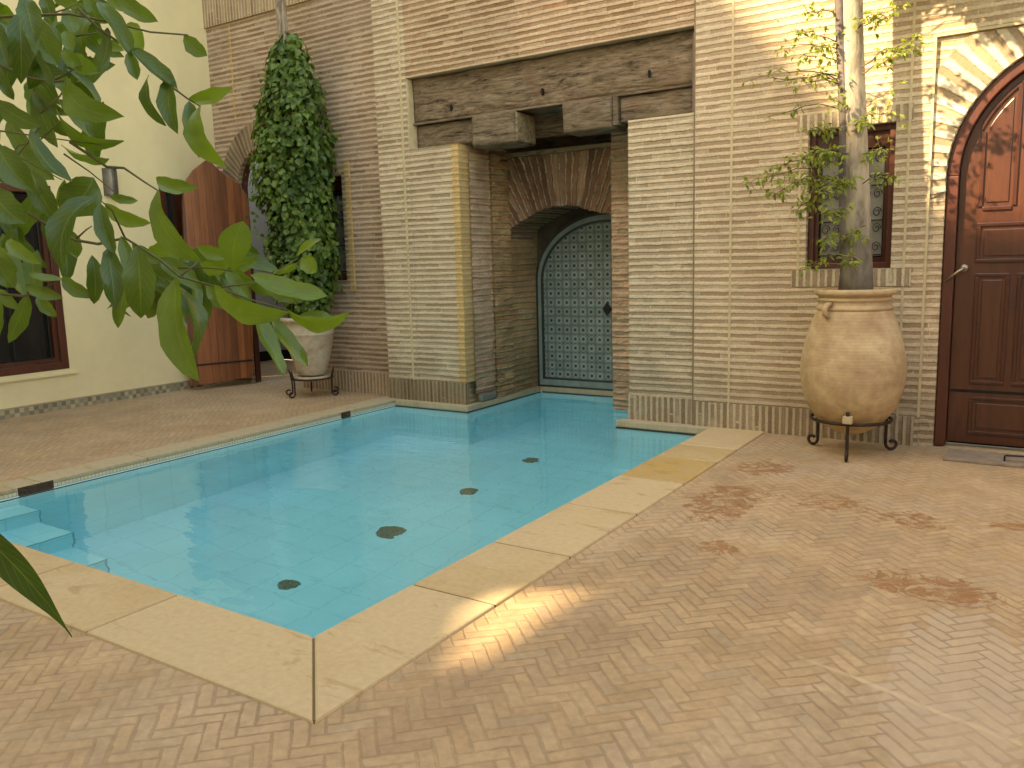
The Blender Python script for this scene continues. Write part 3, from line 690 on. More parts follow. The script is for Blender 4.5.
# -- wooden lintel: rough beam faces
def rough_box(mb, x0, x1, y0, y1, z0, z1, amp=.014, nx=60, nz=12, seed=0.):
    """a box whose front, underside and right end are worn and uneven"""
    def wear(x, y, z):
        q = Vector((x*2.2+seed, y*5, z*9)); return noise.fractal(q, .9, 2.1, 4)*amp
    b = len(mb.v)
    for j in range(nz+1):
        for i in range(nx+1):
            x = x0+(x1-x0)*i/nx; z = z0+(z1-z0)*j/nz; ed = min(j, nz-j, i, nx-i)
            dy = wear(x, y0, z) + (.012 if ed == 0 else 0)
            dz = noise.noise(Vector((x*3+seed, 7.7, z)))*amp*.8*(1 if j in (0, nz) else .3)
            mb.v.append((x, y0+dy, z+dz))
    for j in range(nz):
        for i in range(nx):
            a = b+j*(nx+1)+i; mb.face(a, a+1, a+nx+2, a+nx+1)
    k = len(mb.v)                                              # back ring
    low = [b+i for i in range(nx+1)]; top = [b+nz*(nx+1)+i for i in range(nx+1)]
    for i in range(nx+1): mb.v.append((mb.v[low[i]][0], y1, mb.v[low[i]][2]))
    for i in range(nx+1): mb.v.append((mb.v[top[i]][0], y1, mb.v[top[i]][2]))
    for i in range(nx):
        mb.face(low[i+1], low[i], k+i, k+i+1); mb.face(top[i], top[i+1], k+nx+1+i+1, k+nx+1+i)
    lft = [b+j*(nx+1) for j in range(nz+1)]; rgt = [b+j*(nx+1)+nx for j in range(nz+1)]
    mb.face(*reversed(rgt), k+nx, k+nx+1+nx)
    mb.face(*lft, k+nx+1, k)
lintel = MB(); rough_box(lintel, -5.972, -2.735, 7.33, 7.75, 3.065, 3.522, .018, 150, 22, 1.3)
lin = lintel.build('lintel_beam', m_beam, wall, smooth=True)
hl = MB()
for px, py in ((452,108), (543,92), (650,74)):
    c = on_y(px, py, 7.33); hl.prism([(c.x+.016*math.cos(a)*.8, c.z+.035*math.sin(a)) for a in [k*PI/5 for k in range(10)]], 7.306, 7.36)
hl.build('peg_hole', m_dark, lin)
rim = MB(); rim.box(-5.97, -2.74, 7.315, 7.36, 3.045, 3.066); rim.build('lintel_batten', m_board, lin)
eb = MB(); eb.box(-2.768, -2.736, 7.30, 7.40, 2.81, 3.49); eb.build('lintel_end_strip', mat_simple('mauve_board', (.19,.14,.13), .8), lin)
b1 = MB(); rough_box(b1, -5.972, -5.20, 7.37, 7.6, 2.792, 3.043, .010, 40, 14, 2.2); b1.build('lintel_board', m_board, wall, smooth=True)
b2 = MB(); rough_box(b2, -3.50, -2.77, 7.345, 7.6, 2.812, 3.043, .008, 40, 14, 4.4); b2.build('lintel_board', m_board, wall, smooth=True)
k1 = MB(); rough_box(k1, -5.155, -4.64, 7.275, 7.67, 2.735, 3.043, .016, 40, 20, 6.1); blk = k1.build('corbel_block', m_board, wall, smooth=True)
ke = MB(); ke.box(-4.645, -4.618, 7.31, 7.66, 2.75, 3.03); ke.build('corbel_end_lit', m_blockend, blk)  # light on this end face is put in as a paler wood
k2 = MB(); rough_box(k2, -4.075, -3.56, 7.275, 7.62, 2.765, 3.043, .016, 40, 18, 8.8); k2.build('corbel_block', m_board, wall, smooth=True)
k3 = MB(); k3.box(-3.553, -3.505, 7.31, 7.6, 2.79, 3.043); k3.box(-5.195, -5.16, 7.33, 7.6, 2.77, 3.043); k3.build('corbel_spacer', m_board, wall)
pb = MB(); pb.box(-5.2, -3.36, 7.76, 7.80, 2.83, 3.058); pb.build('cavity_board', m_beam, wall)

# -- windows
def window(x0, x1, z0, z1, y, label):
    f = MB(); w = .05
    f.box(x0+.003, x0+w, y, y+.08, z0+.003, z1-.003); f.box(x1-w, x1-.003, y, y+.08, z0+.003, z1-.003)
    f.box(x0+w, x1-w, y+.002, y+.08, z0+.003, z0+w); f.box(x0+w, x1-w, y+.002, y+.08, z1-w, z1-.003)
    wn = f.build('window', m_doorframe, wall, bevel=.006); wn['label'] = label
    xm = (x0+x1)/2
    s = MB(); s.box(xm-.03, xm+.03, y+.01, y+.07, z0+w, z1-w)
    for a, b_ in ((x0+w, xm-.035), (xm+.035, x1-w)):
        s.box(a, a+.03, y+.03, y+.06, z0+w, z1-w); s.box(b_-.03, b_, y+.03, y+.06, z0+w, z1-w)
        s.box(a+.03, b_-.03, y+.03, y+.06, z0+w, z0+w+.04); s.box(a+.03, b_-.03, y+.03, y+.06, z1-w-.12, z1-w)
    s.build('sash', m_mould, wn)
    p = MB(); p.box(x0+w, x1-w, y+.062, y+.066, z0+w, z1-w); p.build('pane', m_pane, wn)
    c = MB(); c.box(x0+w+.04, xm-.07, y+.0612, y+.0615, z0+w+.05, z0+(z1-z0)*.82); c.box(xm+.07, x1-w-.04, y+.0612, y+.0615, z0+w+.05, z0+(z1-z0)*.82); c.build('curtain', m_curtain, wn)
    g = MB()
    for a, b_ in ((x0+w+.035, xm-.06), (xm+.06, x1-w-.035)):
        m = (a+b_)/2; yy = y+.045
        for xx in (a, b_): g.tube([(xx, yy, z0+w+.03), (xx, yy, z1-w-.1)], .006, 5)
        for k in range(4):
            zz = z0+w+.06+k*(z1-z0-2*w-.2)/3; g.tube([(a, yy, zz), (b_, yy, zz)], .006, 5)
            if k < 3:
                for sx in (-1, 1):
                    for up in (0, 1):
                        cz = zz+.065 if not up else zz+(z1-z0-2*w-.2)/3-.065
                        g.tube([(m+sx*(b_-a)*.24+.036*(1-q/16)*math.cos(q*.75), yy, cz+.045*(1-q/16)*math.sin(q*.75)) for q in range(13)], .0038, 4)
    g.build('iron_grille', m_ironblack, wn, smooth=True)
window(W0, W1, WB, WT, YR+.06, 'red framed window with iron scrollwork behind the potted tree')
window(V0, V1, VB, VT, YB+.08, 'narrow window behind the creeper')
# -- big arched door on the right
YF0 = YD+.045
fr = MB(); fr.strip_y(arch_pts(ACX, ACZ, AR-.085, 40), arch_pts(ACX, ACZ, AR-.004, 40), YF0-.02, YF0+.12)
fr.box(ACX-AR+.004, ACX-AR+.085, YF0-.02, YF0+.12, 0, ACZ); fr.box(ACX+AR-.085, ACX+AR-.004, YF0-.02, YF0+.12, 0, ACZ)
door = fr.build('arched_door', m_doorframe, wall, bevel=.008); door['label'] = 'arched red wood panelled door'
lfm = MB(); R2 = AR-.09; YL = YF0+.05
lfm.prism([(ACX-R2, .03), (ACX+R2, .03)]+[(ACX+R2*math.cos(PI*i/40), ACZ+R2*math.sin(PI*i/40)) for i in range(41)], YL, YL+.05)
lfm.build('door_leaf', m_door, door)
gp = MB(); gp.box(ACX-R2+.005, ACX+R2-.005, YL-.004, YL+.01, .43, .452); gp.build('leaf_gap', m_dark, door)
mo = MB(); fl = MB()
def panel(x0, x1, z0, z1):
    w = .028
    for a in ((x0, x1, z0, z0+w), (x0, x1, z1-w, z1)): mo.box(a[0], a[1], YL-.016, YL+.004, a[2], a[3])
    mo.box(x0, x0+w, YL-.016, YL+.004, z0+w, z1-w); mo.box(x1-w, x1, YL-.016, YL+.004, z0+w, z1-w)
    fl.box(x0+w+.022, x1-w-.022, YL-.010, YL+.004, z0+w+.022, z1-w-.022)
for x0, x1, z0, z1 in ((-.49,.93,.10,.40), (-.495,-.262,.50,1.36), (-.215,.01,.50,1.36), (.05,.43,.50,1.36), (.47,.69,.5,1.36), (.73,.93,.5,1.36), (-.50,.20,1.44,1.74), (.24,.94,1.44,1.74)): panel(x0, x1, z0, z1)
r3, r4 = AR-.125, AR-.155
def arc_x(xa, xb, r): return [(x, ACZ+math.sqrt(max(0., r*r-(x-ACX)**2))) for x in [xa+(xb-xa)*i/20 for i in range(21)]]
for xa, xb in ((-.50,-.252), (-.205,.20), (.24,.685), (.725,.94)):
    up = arc_x(xa, xb, r3); lo = arc_x(xa+.0, xb-.0, r4)
    mo.strip_y(lo, up, YL-.016, YL+.004)
    zl, zr = lo[0][1], lo[-1][1]
    mo.box(xa, xa+.028, YL-.017, YL+.004, 1.86, zl); mo.box(xb-.028, xb, YL-.017, YL+.004, 1.86, zr); mo.box(xa+.028, xb-.028, YL-.016, YL+.004, 1.83, 1.86)
    inn_ = arc_x(xa+.05, xb-.05, r4-.03); fl.strip_y([(x, 1.89) for x, z in inn_], inn_, YL-.010, YL+.004)
mo.build('panel_moulding', m_mould, door, bevel=.005); fl.build('door_panel', m_door, door, bevel=.006)
hd = MB(); hp = on_y(964, 268, YL); hx, hz = hp.x, hp.z
hd.lathe([(0,0), (.001,0)], (hx, YL-.02, hz), 6)
hd.prism([(hx+.03*math.cos(k*PI/8), hz+.03*math.sin(k*PI/8)) for k in range(16)], YL-.03, YL-.001)
hd.tube([(hx, YL-.03, hz), (hx, YL-.07, hz), (hx-.03, YL-.078, hz-.022), (hx-.125, YL-.075, hz-.10)], [.012,.012,.011,.008], 8)
hd.build('door_handle', m_steel, door, smooth=True)
dk = MB(); dk.box(-.7, 1.14, YF0+.13, YF0+.2, 0, 3.05); dk.build('door_backing', m_dark, door)
# plate lying before the door
pt0 = thing('floor_plate', 'grey metal plate with a wire handle lying on the paving before the arched red door', 'floor plate', (-.25, 7.0, -.012))
fp = MB(); fp.box(-.60, .25, 6.78, 7.13, -.011, .012); fp.build('plate', m_mat, pt0, bevel=.004)
fh = MB(); fh.tube([(-.21, 6.86, .012), (-.21, 6.86, .05), (-.20, 6.86, .055), (-.08, 6.88, .055), (-.07, 6.88, .05), (-.07, 6.88, .012)], .007, 6); fh.build('handle', m_ironblack, pt0, smooth=True)

# ------------------------------------------------------------------ plaster wall on the left
pw = thing('plaster_wall', 'cream plastered house wall with dark red window frames beside the paving', 'wall', (-9.6, 4, 0))
XW = -9.5
def hole_wall(mb, holes, y0, y1, z0, z1, x0, x1):
    ys = sorted({y0, y1, *[h[0] for h in holes], *[h[1] for h in holes]}); 
    for a, b_ in zip(ys[:-1], ys[1:]):
        hs = [h for h in holes if h[0] <= a and h[1] >= b_]; z = z0
        for h in sorted(hs, key=lambda q: q[2]): mb.box(x0, x1, a, b_, z, h[2]); z = h[3]
        mb.box(x0, x1, a, b_, z, z1)
LH = 11.45
hw = MB(); hole_wall(hw, [(3.3, 5.19, .45, 2.52), (6.55, 7.15, 1.45, 2.64)], -5.5, 7.449, -.06, LH, XW-.35, XW); hw.build('plaster', m_plaster, pw)
sk = MB(); sk.box(XW-.02, XW+.014, -2, 6.95, -.012, .09); sk.build('tile_skirting', m_zborder, pw)
sk2 = MB(); sk2.box(XW-.02, XW+.018, -2, 6.95, .09, .102); sk2.build('skirting_cap', m_ledge, pw)
def side_window(y0, y1, z0, z1, label):
    f = MB(); x = XW-.05; w = .085
    f.box(x-.08, x+.055, y0+.002, y0+w, z0+.002, z1-.002); f.box(x-.08, x+.055, y1-w, y1-.002, z0+.002, z1-.002)
    f.box(x-.08, x+.053, y0+w, y1-w, z0+.002, z0+w); f.box(x-.08, x+.053, y0+w, y1-w, z1-w, z1-.002)
    wn = f.build('window', m_doorframe, pw, bevel=.006); wn['label'] = label
    s = MB(); ym = (y0+y1)/2
    s.box(x-.07, x+.02, y1-w-.05, y1-w, z0+w, z1-w); s.box(x-.07, x+.02, ym-.05, ym+.05, z0+w, z1-w); s.box(x-.07, x+.02, y0+w, y1-w-.05, z0+w, z0+w+.05)
    s.build('sash', m_door, wn)
    p = MB(); p.box(x-.076, x-.07, y0+w, y1-w, z0+w, z1-w); p.build('pane', m_pane, wn)
    g = MB()
    for k in range(5): g.tube([(x-.03, y0+.15+k*(y1-y0-.3)/4, z0+w), (x-.03, y0+.15+k*(y1-y0-.3)/4, z1-w)], .007, 5)
    g.build('iron_grille', m_ironblack, wn)
side_window(3.3, 5.19, .45, 2.52, 'large dark red framed window')
side_window(6.55, 7.15, 1.45, 2.64, 'small window partly behind the open plank door')
sl = MB(); sl.box(XW-.02, XW+.025, 3.2, 5.27, .385, .41); sl.build('window_sill', m_plaster, pw)
lm = MB(); lm.lathe([(.0,0), (.085,0), (.085,.32), (.078,.32), (.078,.02)], (XW+.012, 5.90, 2.44), 24)
sc = tag(lm.build('wall_sconce', m_lamp, smooth=False, origin=(XW, 5.90, 2.44)), 'grey metal sconce on the cream wall between the two windows', 'wall lamp')
sc['category'] = 'wall lamp'

# unseen walls behind the viewer and to the right, added to shape the light
hr = thing('shade_facade', 'unseen ochre house front opposite the brick wall, added to shade the court', 'house', (-3, -2.1, 0))
RH = 9.2
q4 = [(-5.96,4.24), (-5.72,3.90), (-4.86,3.36), (-5.74,4.40)]
bm = bmesh.new()
def build_facade():
    mb = MB(); x0, x1, z0, z1 = -9.5, 3.3, -.06, RH
    H = [(-5.92,4.18), (-5.73,3.92), (-5.02,3.47), (-5.74,4.31)]  # gap shaped to let one patch of sun onto the paving
    xa, xb, za, zb = -6.1, -4.7, 3.2, 4.6
    mb.box(x0, xa, -2.1, -2.0, z0, z1); mb.box(xb, x1, -2.1, -2.0, z0, z1); mb.box(xa, xb, -2.1, -2.0, z0, za); mb.box(xa, xb, -2.1, -2.0, zb, z1)
    L = H; outer = [(xa,zb), (xa,za), (xb,za), (xb,zb)]
    for y, flip in ((-2.0, True), (-2.1, False)):
        b = len(mb.v)
        for p in outer+[H[0], H[1], H[2], H[3]]: mb.v.append((p[0], y, p[1]))
        for f in ((0,1,5,4), (1,2,6,5), (2,3,7,6), (3,0,4,7)):
            mb.face(*[b+i for i in (reversed(f) if flip else f)])
    b = len(mb.v)
    for y in (-2.0, -2.1):
        for p in H: mb.v.append((p[0], y, p[1]))
    for i in range(4):
        j = (i+1) % 4; mb.face(b+i, b+j, b+4+j, b+4+i)
    mb.build('shade_wall', m_plaster_far, hr)
build_facade()
rw_ = MB(); rw_.box(3.3, 3.5, -2, 7.6, -.06, 3.0)
rwo = tag(rw_.build('side_wall', m_plaster_far, origin=(3.4, 3, 0)), 'plain ochre side wall closing the courtyard next to the arched red door', 'wall')

# ------------------------------------------------------------------ pots
PX, PY = -1.255, 6.76
pot = thing('clay_jar', 'tall sun bleached clay jar with a thick rim beside the arched red door', 'jar', (PX, PY, .14))
prof = [(.0,.14), (.06,.142), (.12,.165), (.20,.21), (.275,.28), (.335,.37), (.375,.47), (.394,.58), (.398,.66), (.385,.76), (.362,.87), (.333,.97), (.302,1.06), (.284,1.105), (.278,1.112), (.286,1.118), (.288,1.128), (.285,1.136), (.272,1.142), (.271,1.178), (.280,1.184), (.282,1.194), (.279,1.202), (.268,1.208), (.270,1.216), (.288,1.222), (.302,1.235), (.306,1.25), (.299,1.266), (.285,1.272), (.268,1.266), (.255,1.245), (.25,1.18)]
prof = [(r*.965, z) for r, z in prof]
pm = MB(); pm.lathe(prof, (PX, PY, 0), 72, .012); pm.build('jar_body', m_pot, pot, smooth=True)
sd = MB(); sd.lathe([(.0,1.205), (.25,1.205)], (PX, PY, 0), 24); sd.build('soil', m_dirt, pot)
for ang in (-117, 63):
    a = math.radians(ang); c, s_ = math.cos(a), math.sin(a)
    q = MB(); q.tube([(PX+c*r, PY+s_*r, z) for r, z in ((.272,1.165), (.315,1.158), (.34,1.13), (.335,1.095), (.30,1.07))], [.017,.02,.02,.02,.018], 8); q.build('jar_handle', m_pot, pot, smooth=True)
def iron_stand(name, label, cx, cy, zr, r, feet, hgt_label, leg_r=.014, scroll=.05, ztop=None):
    t = thing(name, label, 'plant stand', (cx, cy, -.012), 'iron stands under the pots')
    rg = MB(); rg.tube([(cx+r*math.cos(k*PI/20), cy+r*math.sin(k*PI/20), zr) for k in range(41)], leg_r*.95, 7); rg.build('ring', m_iron, t, smooth=True)
    for ang in feet:
        a = math.radians(ang); c, s_ = math.cos(a), math.sin(a)
        path = [(r+.035, zr+.10), (r+.02, zr+.05), (r+.004, zr), (r+.0, zr*.6), (r+.0, .055)]
        sc_ = [(r+scroll-scroll*(1-k*.045)*math.cos(k*.55), .042-scroll*.9*(1-k*.045)*math.sin(k*.55)) for k in range(11)]
        pts_ = path[:-1]+sc_
        q = MB(); q.tube([(cx+c*u, cy+s_*u, max(z, .002)) for u, z in pts_], leg_r*.9, 7); q.build('leg', m_iron, t, smooth=True)
    return t
iron_stand('pot_stand', 'iron ring stand with scroll feet under the tall clay jar', PX, PY, .265, .292, (-83, 157, 37), '')
tapm = MB(); ta = math.radians(-83); tx, ty = PX+.305*math.cos(ta), PY+.305*math.sin(ta)
tapm.box(tx-.035, tx+.035, ty-.03, ty+.02, .275, .335); tapm.build('jar_spigot_plate', mat_simple('pale_mortar_patch', (.46,.36,.22), .85), pot, bevel=.008)

QX, QY = -7.45, 7.0
pot2 = thing('limewashed_pot', 'limewashed tapering pot on an iron stand under the creeper', 'plant pot', (QX, QY, .25))
q = MB(); q.lathe([(.0,.25), (.15,.25), (.165,.27), (.20,.38), (.245,.52), (.275,.66), (.29,.74), (.297,.75), (.292,.76), (.30,.83), (.305,.90), (.325,.905), (.33,.93), (.325,.95), (.30,.955), (.285,.93)], (QX, QY, 0), 56, .012); q.build('pot_body', m_pot_white, pot2, smooth=True)
q = MB(); q.lathe([(.0,.90), (.285,.90)], (QX, QY, 0), 24); q.build('soil', m_dirt, pot2)
stand2 = iron_stand('pot_stand', 'low iron stand with scroll feet under the limewashed pot', QX, QY, .215, .25, (-100, 20, 140, -150, 70), '', .011, .045)
dish = MB(); dish.lathe([(.0,.195), (.19,.195), (.215,.215), (.22,.245), (.205,.245), (.19,.225), (.0,.215)], (QX, QY, 0), 40); dish.build('dish', m_pot_white, stand2, smooth=True)

# ------------------------------------------------------------------ foliage helpers
def leaf(mb, B, T, W, nrm, tilt=0., fold=.25, bow=0., arch=0., tone=.5, k=7, wave=.04, shape=0, ph=0.):
    """one leaf blade from its stalk end B to its tip T, W wide; nrm roughly the way the upper face looks"""
    B, T = Vector(B), Vector(T); a = T-B; Ln = a.length
    if Ln < 1e-6: return
    ad = a/Ln; s = ad.cross(nrm)
    if s.length < 1e-5: s = ad.orthogonal()
    s.normalize(); n = s.cross(ad).normalized()
    bowd = s.copy(); R = Matrix.Rotation(tilt, 3, ad); s = R @ s; n = R @ n
    b = len(mb.v); cr = (-1, -.5, 0, .5, 1)
    for i in range(k+1):
        t = i/k
        c = B + a*t + bowd*(bow*4*t*(1-t)) + n*(arch*4*t*(1-t))
        if shape == 0: w = W*.5*max(.02, math.sin(PI*min(1, t**1.0))**.60)*(1+.07*math.sin(t*17+ph))
        elif shape == 1: w = W*.5*max(.02, math.sin(PI*t**1.5)**.75)
        else: w = W*.5*max(.035, math.sin(PI*min(1, .12+.88*t**.7))**1.3)
        for q in cr:
            off = n*(fold*abs(q)*w) + n*(math.sin(t*11+ph+q*1.3)*wave*W*abs(q))
            mb.v.append(tuple(c + s*(q*w) + off)); mb.uv[len(mb.v)-1] = (.5+q*.5, t); mb.at[len(mb.v)-1] = tone
    for i in range(k):
        for j in range(4):
            p = b+i*5+j; mb.face(p, p+1, p+6, p+5)
def small_leaf(mb, B, d, L, W, nrm, tone, fold=.3, droop=0.):
    d = Vector(d).normalized(); s = d.cross(nrm)
    if s.length < 1e-4: s = d.orthogonal()
    s.normalize(); n = s.cross(d); b = len(mb.v)
    pts = ((0,0,0), (.35,-.5,fold), (.38,0,0), (.35,.5,fold), (.72,-.36,fold*.6), (.72,.36,fold*.6), (1,0,-.15))
    for t, q, h in pts:
        p = Vector(B)+d*(L*t)+s*(W*q)+n*(h*W*.5)-Vector((0,0,droop*L*t*t))
        mb.v.append(tuple(p)); mb.uv[len(mb.v)-1] = (.5+q, t); mb.at[len(mb.v)-1] = tone
    for f in ((0,2,1), (0,3,2), (1,2,4), (2,3,5), (2,5,6), (2,6,4)): mb.face(*[b+i for i in f])

# ------------------------------------------------------------------ creeper on the left
cr_ = thing('creeper', 'dense dark green creeper column growing round a thin trunk in the limewashed pot', 'climbing plant', (QX, QY, .9))
tk = MB(); tk.tube([(QX-.02, QY, .88), (QX-.06, QY, 2.2), (QX-.10, QY+.02, 3.4), (QX-.13, QY, 4.3), (QX-.17, QY, 5.4), (QX-.2, QY, 6.6)], [.075,.07,.068,.062,.056,.05], 10)
tk.tube([(QX+.04, QY-.05, .9), (QX+.05, QY-.07, 2.4), (QX-.03, QY-.08, 3.6), (QX-.06, QY-.03, 4.6), (QX-.1, QY-.07, 6.2)], .022, 6)
tk.build('trunk', m_bark, cr_, smooth=True)
def cr_r(z):
    ks = ((.98,.10), (1.08,.24), (1.3,.36), (1.7,.41), (2.2,.45), (2.8,.48), (3.2,.43), (3.5,.37), (3.8,.27), (4.05,.19), (4.2,.07))
    for (za, ra), (zb, rb_) in zip(ks[:-1], ks[1:]):
        if za <= z <= zb: return ra+(rb_-ra)*(z-za)/(zb-za)
    return .05
fo = MB(); R_ = random.Random(3)
cxs = lambda z: QX-.04-.05*min(1, max(0, (z-1)/2))+.02*math.sin(z*2)
count = 0
while count < 6200:
    z = R_.uniform(.98, 4.2); r0 = cr_r(z)*1.04
    if R_.random() > r0/.55: continue
    th = R_.uniform(0, 2*PI); clump = noise.noise(Vector((math.cos(th)*1.6, math.sin(th)*1.6, z*2.2)))
    r = r0*(1+.30*clump)*(R_.random()**.28 if R_.random() < .8 else R_.uniform(.3, .8))
    p = Vector((cxs(z)+r*math.cos(th), QY+.02+r*.82*math.sin(th), z))
    if p.y > 7.42: continue
    o = Vector((math.cos(th), math.sin(th), .35)); o = (o+Vector((R_.gauss(0,.35), R_.gauss(0,.35), R_.gauss(0,.35)))).normalized()
    d = Vector((R_.gauss(0,.55)-.1*o.x, R_.gauss(0,.55), -1.+R_.gauss(0,.3)))+o*.45
    L = R_.uniform(.055,.105); tone = min(1, max(0, .35+.5*clump+R_.gauss(0,.22)))
    small_leaf(fo, p, d, L, L*R_.uniform(.75,1.), o, tone, .25, .1); count += 1
for k in range(150):                                     # stray runners
    z = R_.uniform(1.0, 3.9); th = R_.uniform(0, 2*PI); r = cr_r(z)*R_.uniform(1.08, 1.38)
    p = Vector((cxs(z)+r*math.cos(th), QY+r*.8*math.sin(th), z))
    if p.y > 7.4: continue
    for q in range(3):
        small_leaf(fo, p+Vector((R_.gauss(0,.02), R_.gauss(0,.02), -.05*q)), (R_.gauss(0,1), R_.gauss(0,1), -.6), .06, .05, Vector((math.cos(th), math.sin(th), .4)), R_.random(), .25)
fo.build('foliage', m_creeper, cr_)

# ------------------------------------------------------------------ tree in the clay jar
tr = thing('potted_tree', 'slender pale trunked tree with sparse yellow green leaf sprays standing in the tall clay jar', 'tree', (PX, PY, 1.2))
t0 = [Vector((PX+.0, PY, 1.15)), Vector((PX+.005, PY, 1.4)), Vector((PX-.02, PY, 1.9)), Vector((PX-.055, PY, 2.5)), Vector((PX-.09, PY, 3.1)), Vector((PX-.12, PY, 3.8)), Vector((PX-.13, PY+.02, 4.6)), Vector((PX-.1, PY, 5.4))]
tk = MB(); tk.tube([p+Vector((-.062+.012*math.sin(p.z*3), -.065, 0)) for p in t0], [.03,.034,.036,.034,.032,.03,.028,.025], 8); tk.build('second_stem', m_stem, tr, smooth=True)
tk = MB(); tk.tube(t0, [.135,.116,.106,.096,.088,.083,.075,.07], 14); tk.build('trunk', m_bark, tr, smooth=True)
R_ = random.Random(11); tw = MB(); fo = MB()
def trunk_at(z):
    for a, b_ in zip(t0[:-1], t0[1:]):
        if a.z <= z <= b_.z: return a.lerp(b_, (z-a.z)/(b_.z-a.z))
    return t0[-1]
def spray(E, z0, n, spread=.06, sag=.05, size=.055):
    A = trunk_at(z0); E = Vector(E); ps = []
    for i in range(9):
        t = i/8; p = A.lerp(E, t)+Vector((0, 0, sag*4*t*(1-t)*.8))
        if 0 < i: p += Vector((R_.gauss(0,.012), R_.gauss(0,.012), R_.gauss(0,.012)))
        ps.append(p)
    tw.tube(ps, [.0065-.0048*i/8 for i in range(9)], 5)
    for q in range(n):
        t = 1-R_.random()**1.5*.62; i = min(7, int(t*8)); p = ps[i].lerp(ps[i+1], t*8-i)
        side = Vector((R_.gauss(0,1), R_.gauss(0,1), R_.gauss(-.1,.6))).normalized()
        st = p+side*R_.uniform(.0, spread)
        if R_.random() < .35: tw.tube([p, st], .002, 3)
        for m in range(R_.choice((1,2,3))):
            d = side+Vector((R_.gauss(0,.6), R_.gauss(0,.6), R_.gauss(-.3,.4)))
            L = size*R_.uniform(.55, 1.1)
            small_leaf(fo, st, d, L, L*.48, Vector((R_.gauss(0,.5), -.6+R_.gauss(0,.4), 1)), min(1, max(0, R_.gauss(.5,.28))), .2, .15)
for px, py, Y, z0, n, sp in ((745,184,6.55,2.2,20,.05), (765,195,6.45,2.1,22,.07), (772,168,6.6,2.25,20,.07), (790,185,6.4,2.1,26,.09), (802,160,6.5,2.25,26,.09), (798,208,6.6,1.95,18,.06), (815,190,6.4,2.0,26,.09), (822,150,6.45,2.2,26,.09), (812,132,6.6,2.4,18,.07), (828,214,6.45,1.8,22,.07), (838,180,6.45,1.95,20,.08), (808,266,6.5,1.5,11,.05), (822,240,6.5,1.6,18,.06), (850,262,6.45,1.45,16,.05), (858,232,6.45,1.6,10,.05), (888,178,6.5,2.0,14,.05), (880,150,6.5,2.2,14,.06), (870,120,6.5,2.4,14,.06), (895,116,6.6,2.5,10,.06),
        (762,118,6.75,2.6,5,.04), (752,80,6.6,2.75,7,.05), (772,72,6.6,2.8,9,.05), (788,30,6.6,3.0,14,.06), (800,55,6.5,2.9,14,.06), (816,48,6.6,3.0,16,.06), (815,75,6.55,2.7,12,.06), (785,80,6.7,2.8,8,.05), (912,48,6.55,2.8,22,.06), (922,38,6.55,2.85,14,.05), (898,8,6.6,3.1,18,.07), (880,14,6.6,3.1,12,.06), (900,88,6.65,2.5,5,.04), (775,48,6.9,3.0,8,.05), (805,12,6.5,3.2,14,.07), (830,100,6.5,2.5,10,.06)):
    spray(on_y(px, py, Y), z0, int(n*2.1), sp*1.5, .05, .05)
for k in range(58):                                     # unseen leafy bough added to dapple the arched door with shade
    spray((R_.uniform(-.98, .45), R_.uniform(6.25, 6.85), R_.uniform(3.62, 4.3)), R_.uniform(3.5, 4.2), 36, .15, .06, .085)
for k in range(14):                                     # the crown above the picture
    th = R_.uniform(0, 2*PI); r = R_.uniform(.3, 1.1); z = R_.uniform(4.6, 5.8)
    if PY+r*math.sin(th) > 7.0: r *= .25
    spray((PX+r*math.cos(th), PY+r*math.sin(th)*.8-.15, z), R_.uniform(3.7, 5.2), 26, .14, .1, .075)
tw.build('branches', m_bark_dark, tr, smooth=True); fo.build('foliage', m_spray, tr)

# ------------------------------------------------------------------ citrus tree, its branches reach in from the left
ct = thing('citrus_tree', 'glossy leaved citrus tree reaching over the pool paving from the left', 'tree', (-1.95, .15, -.01))
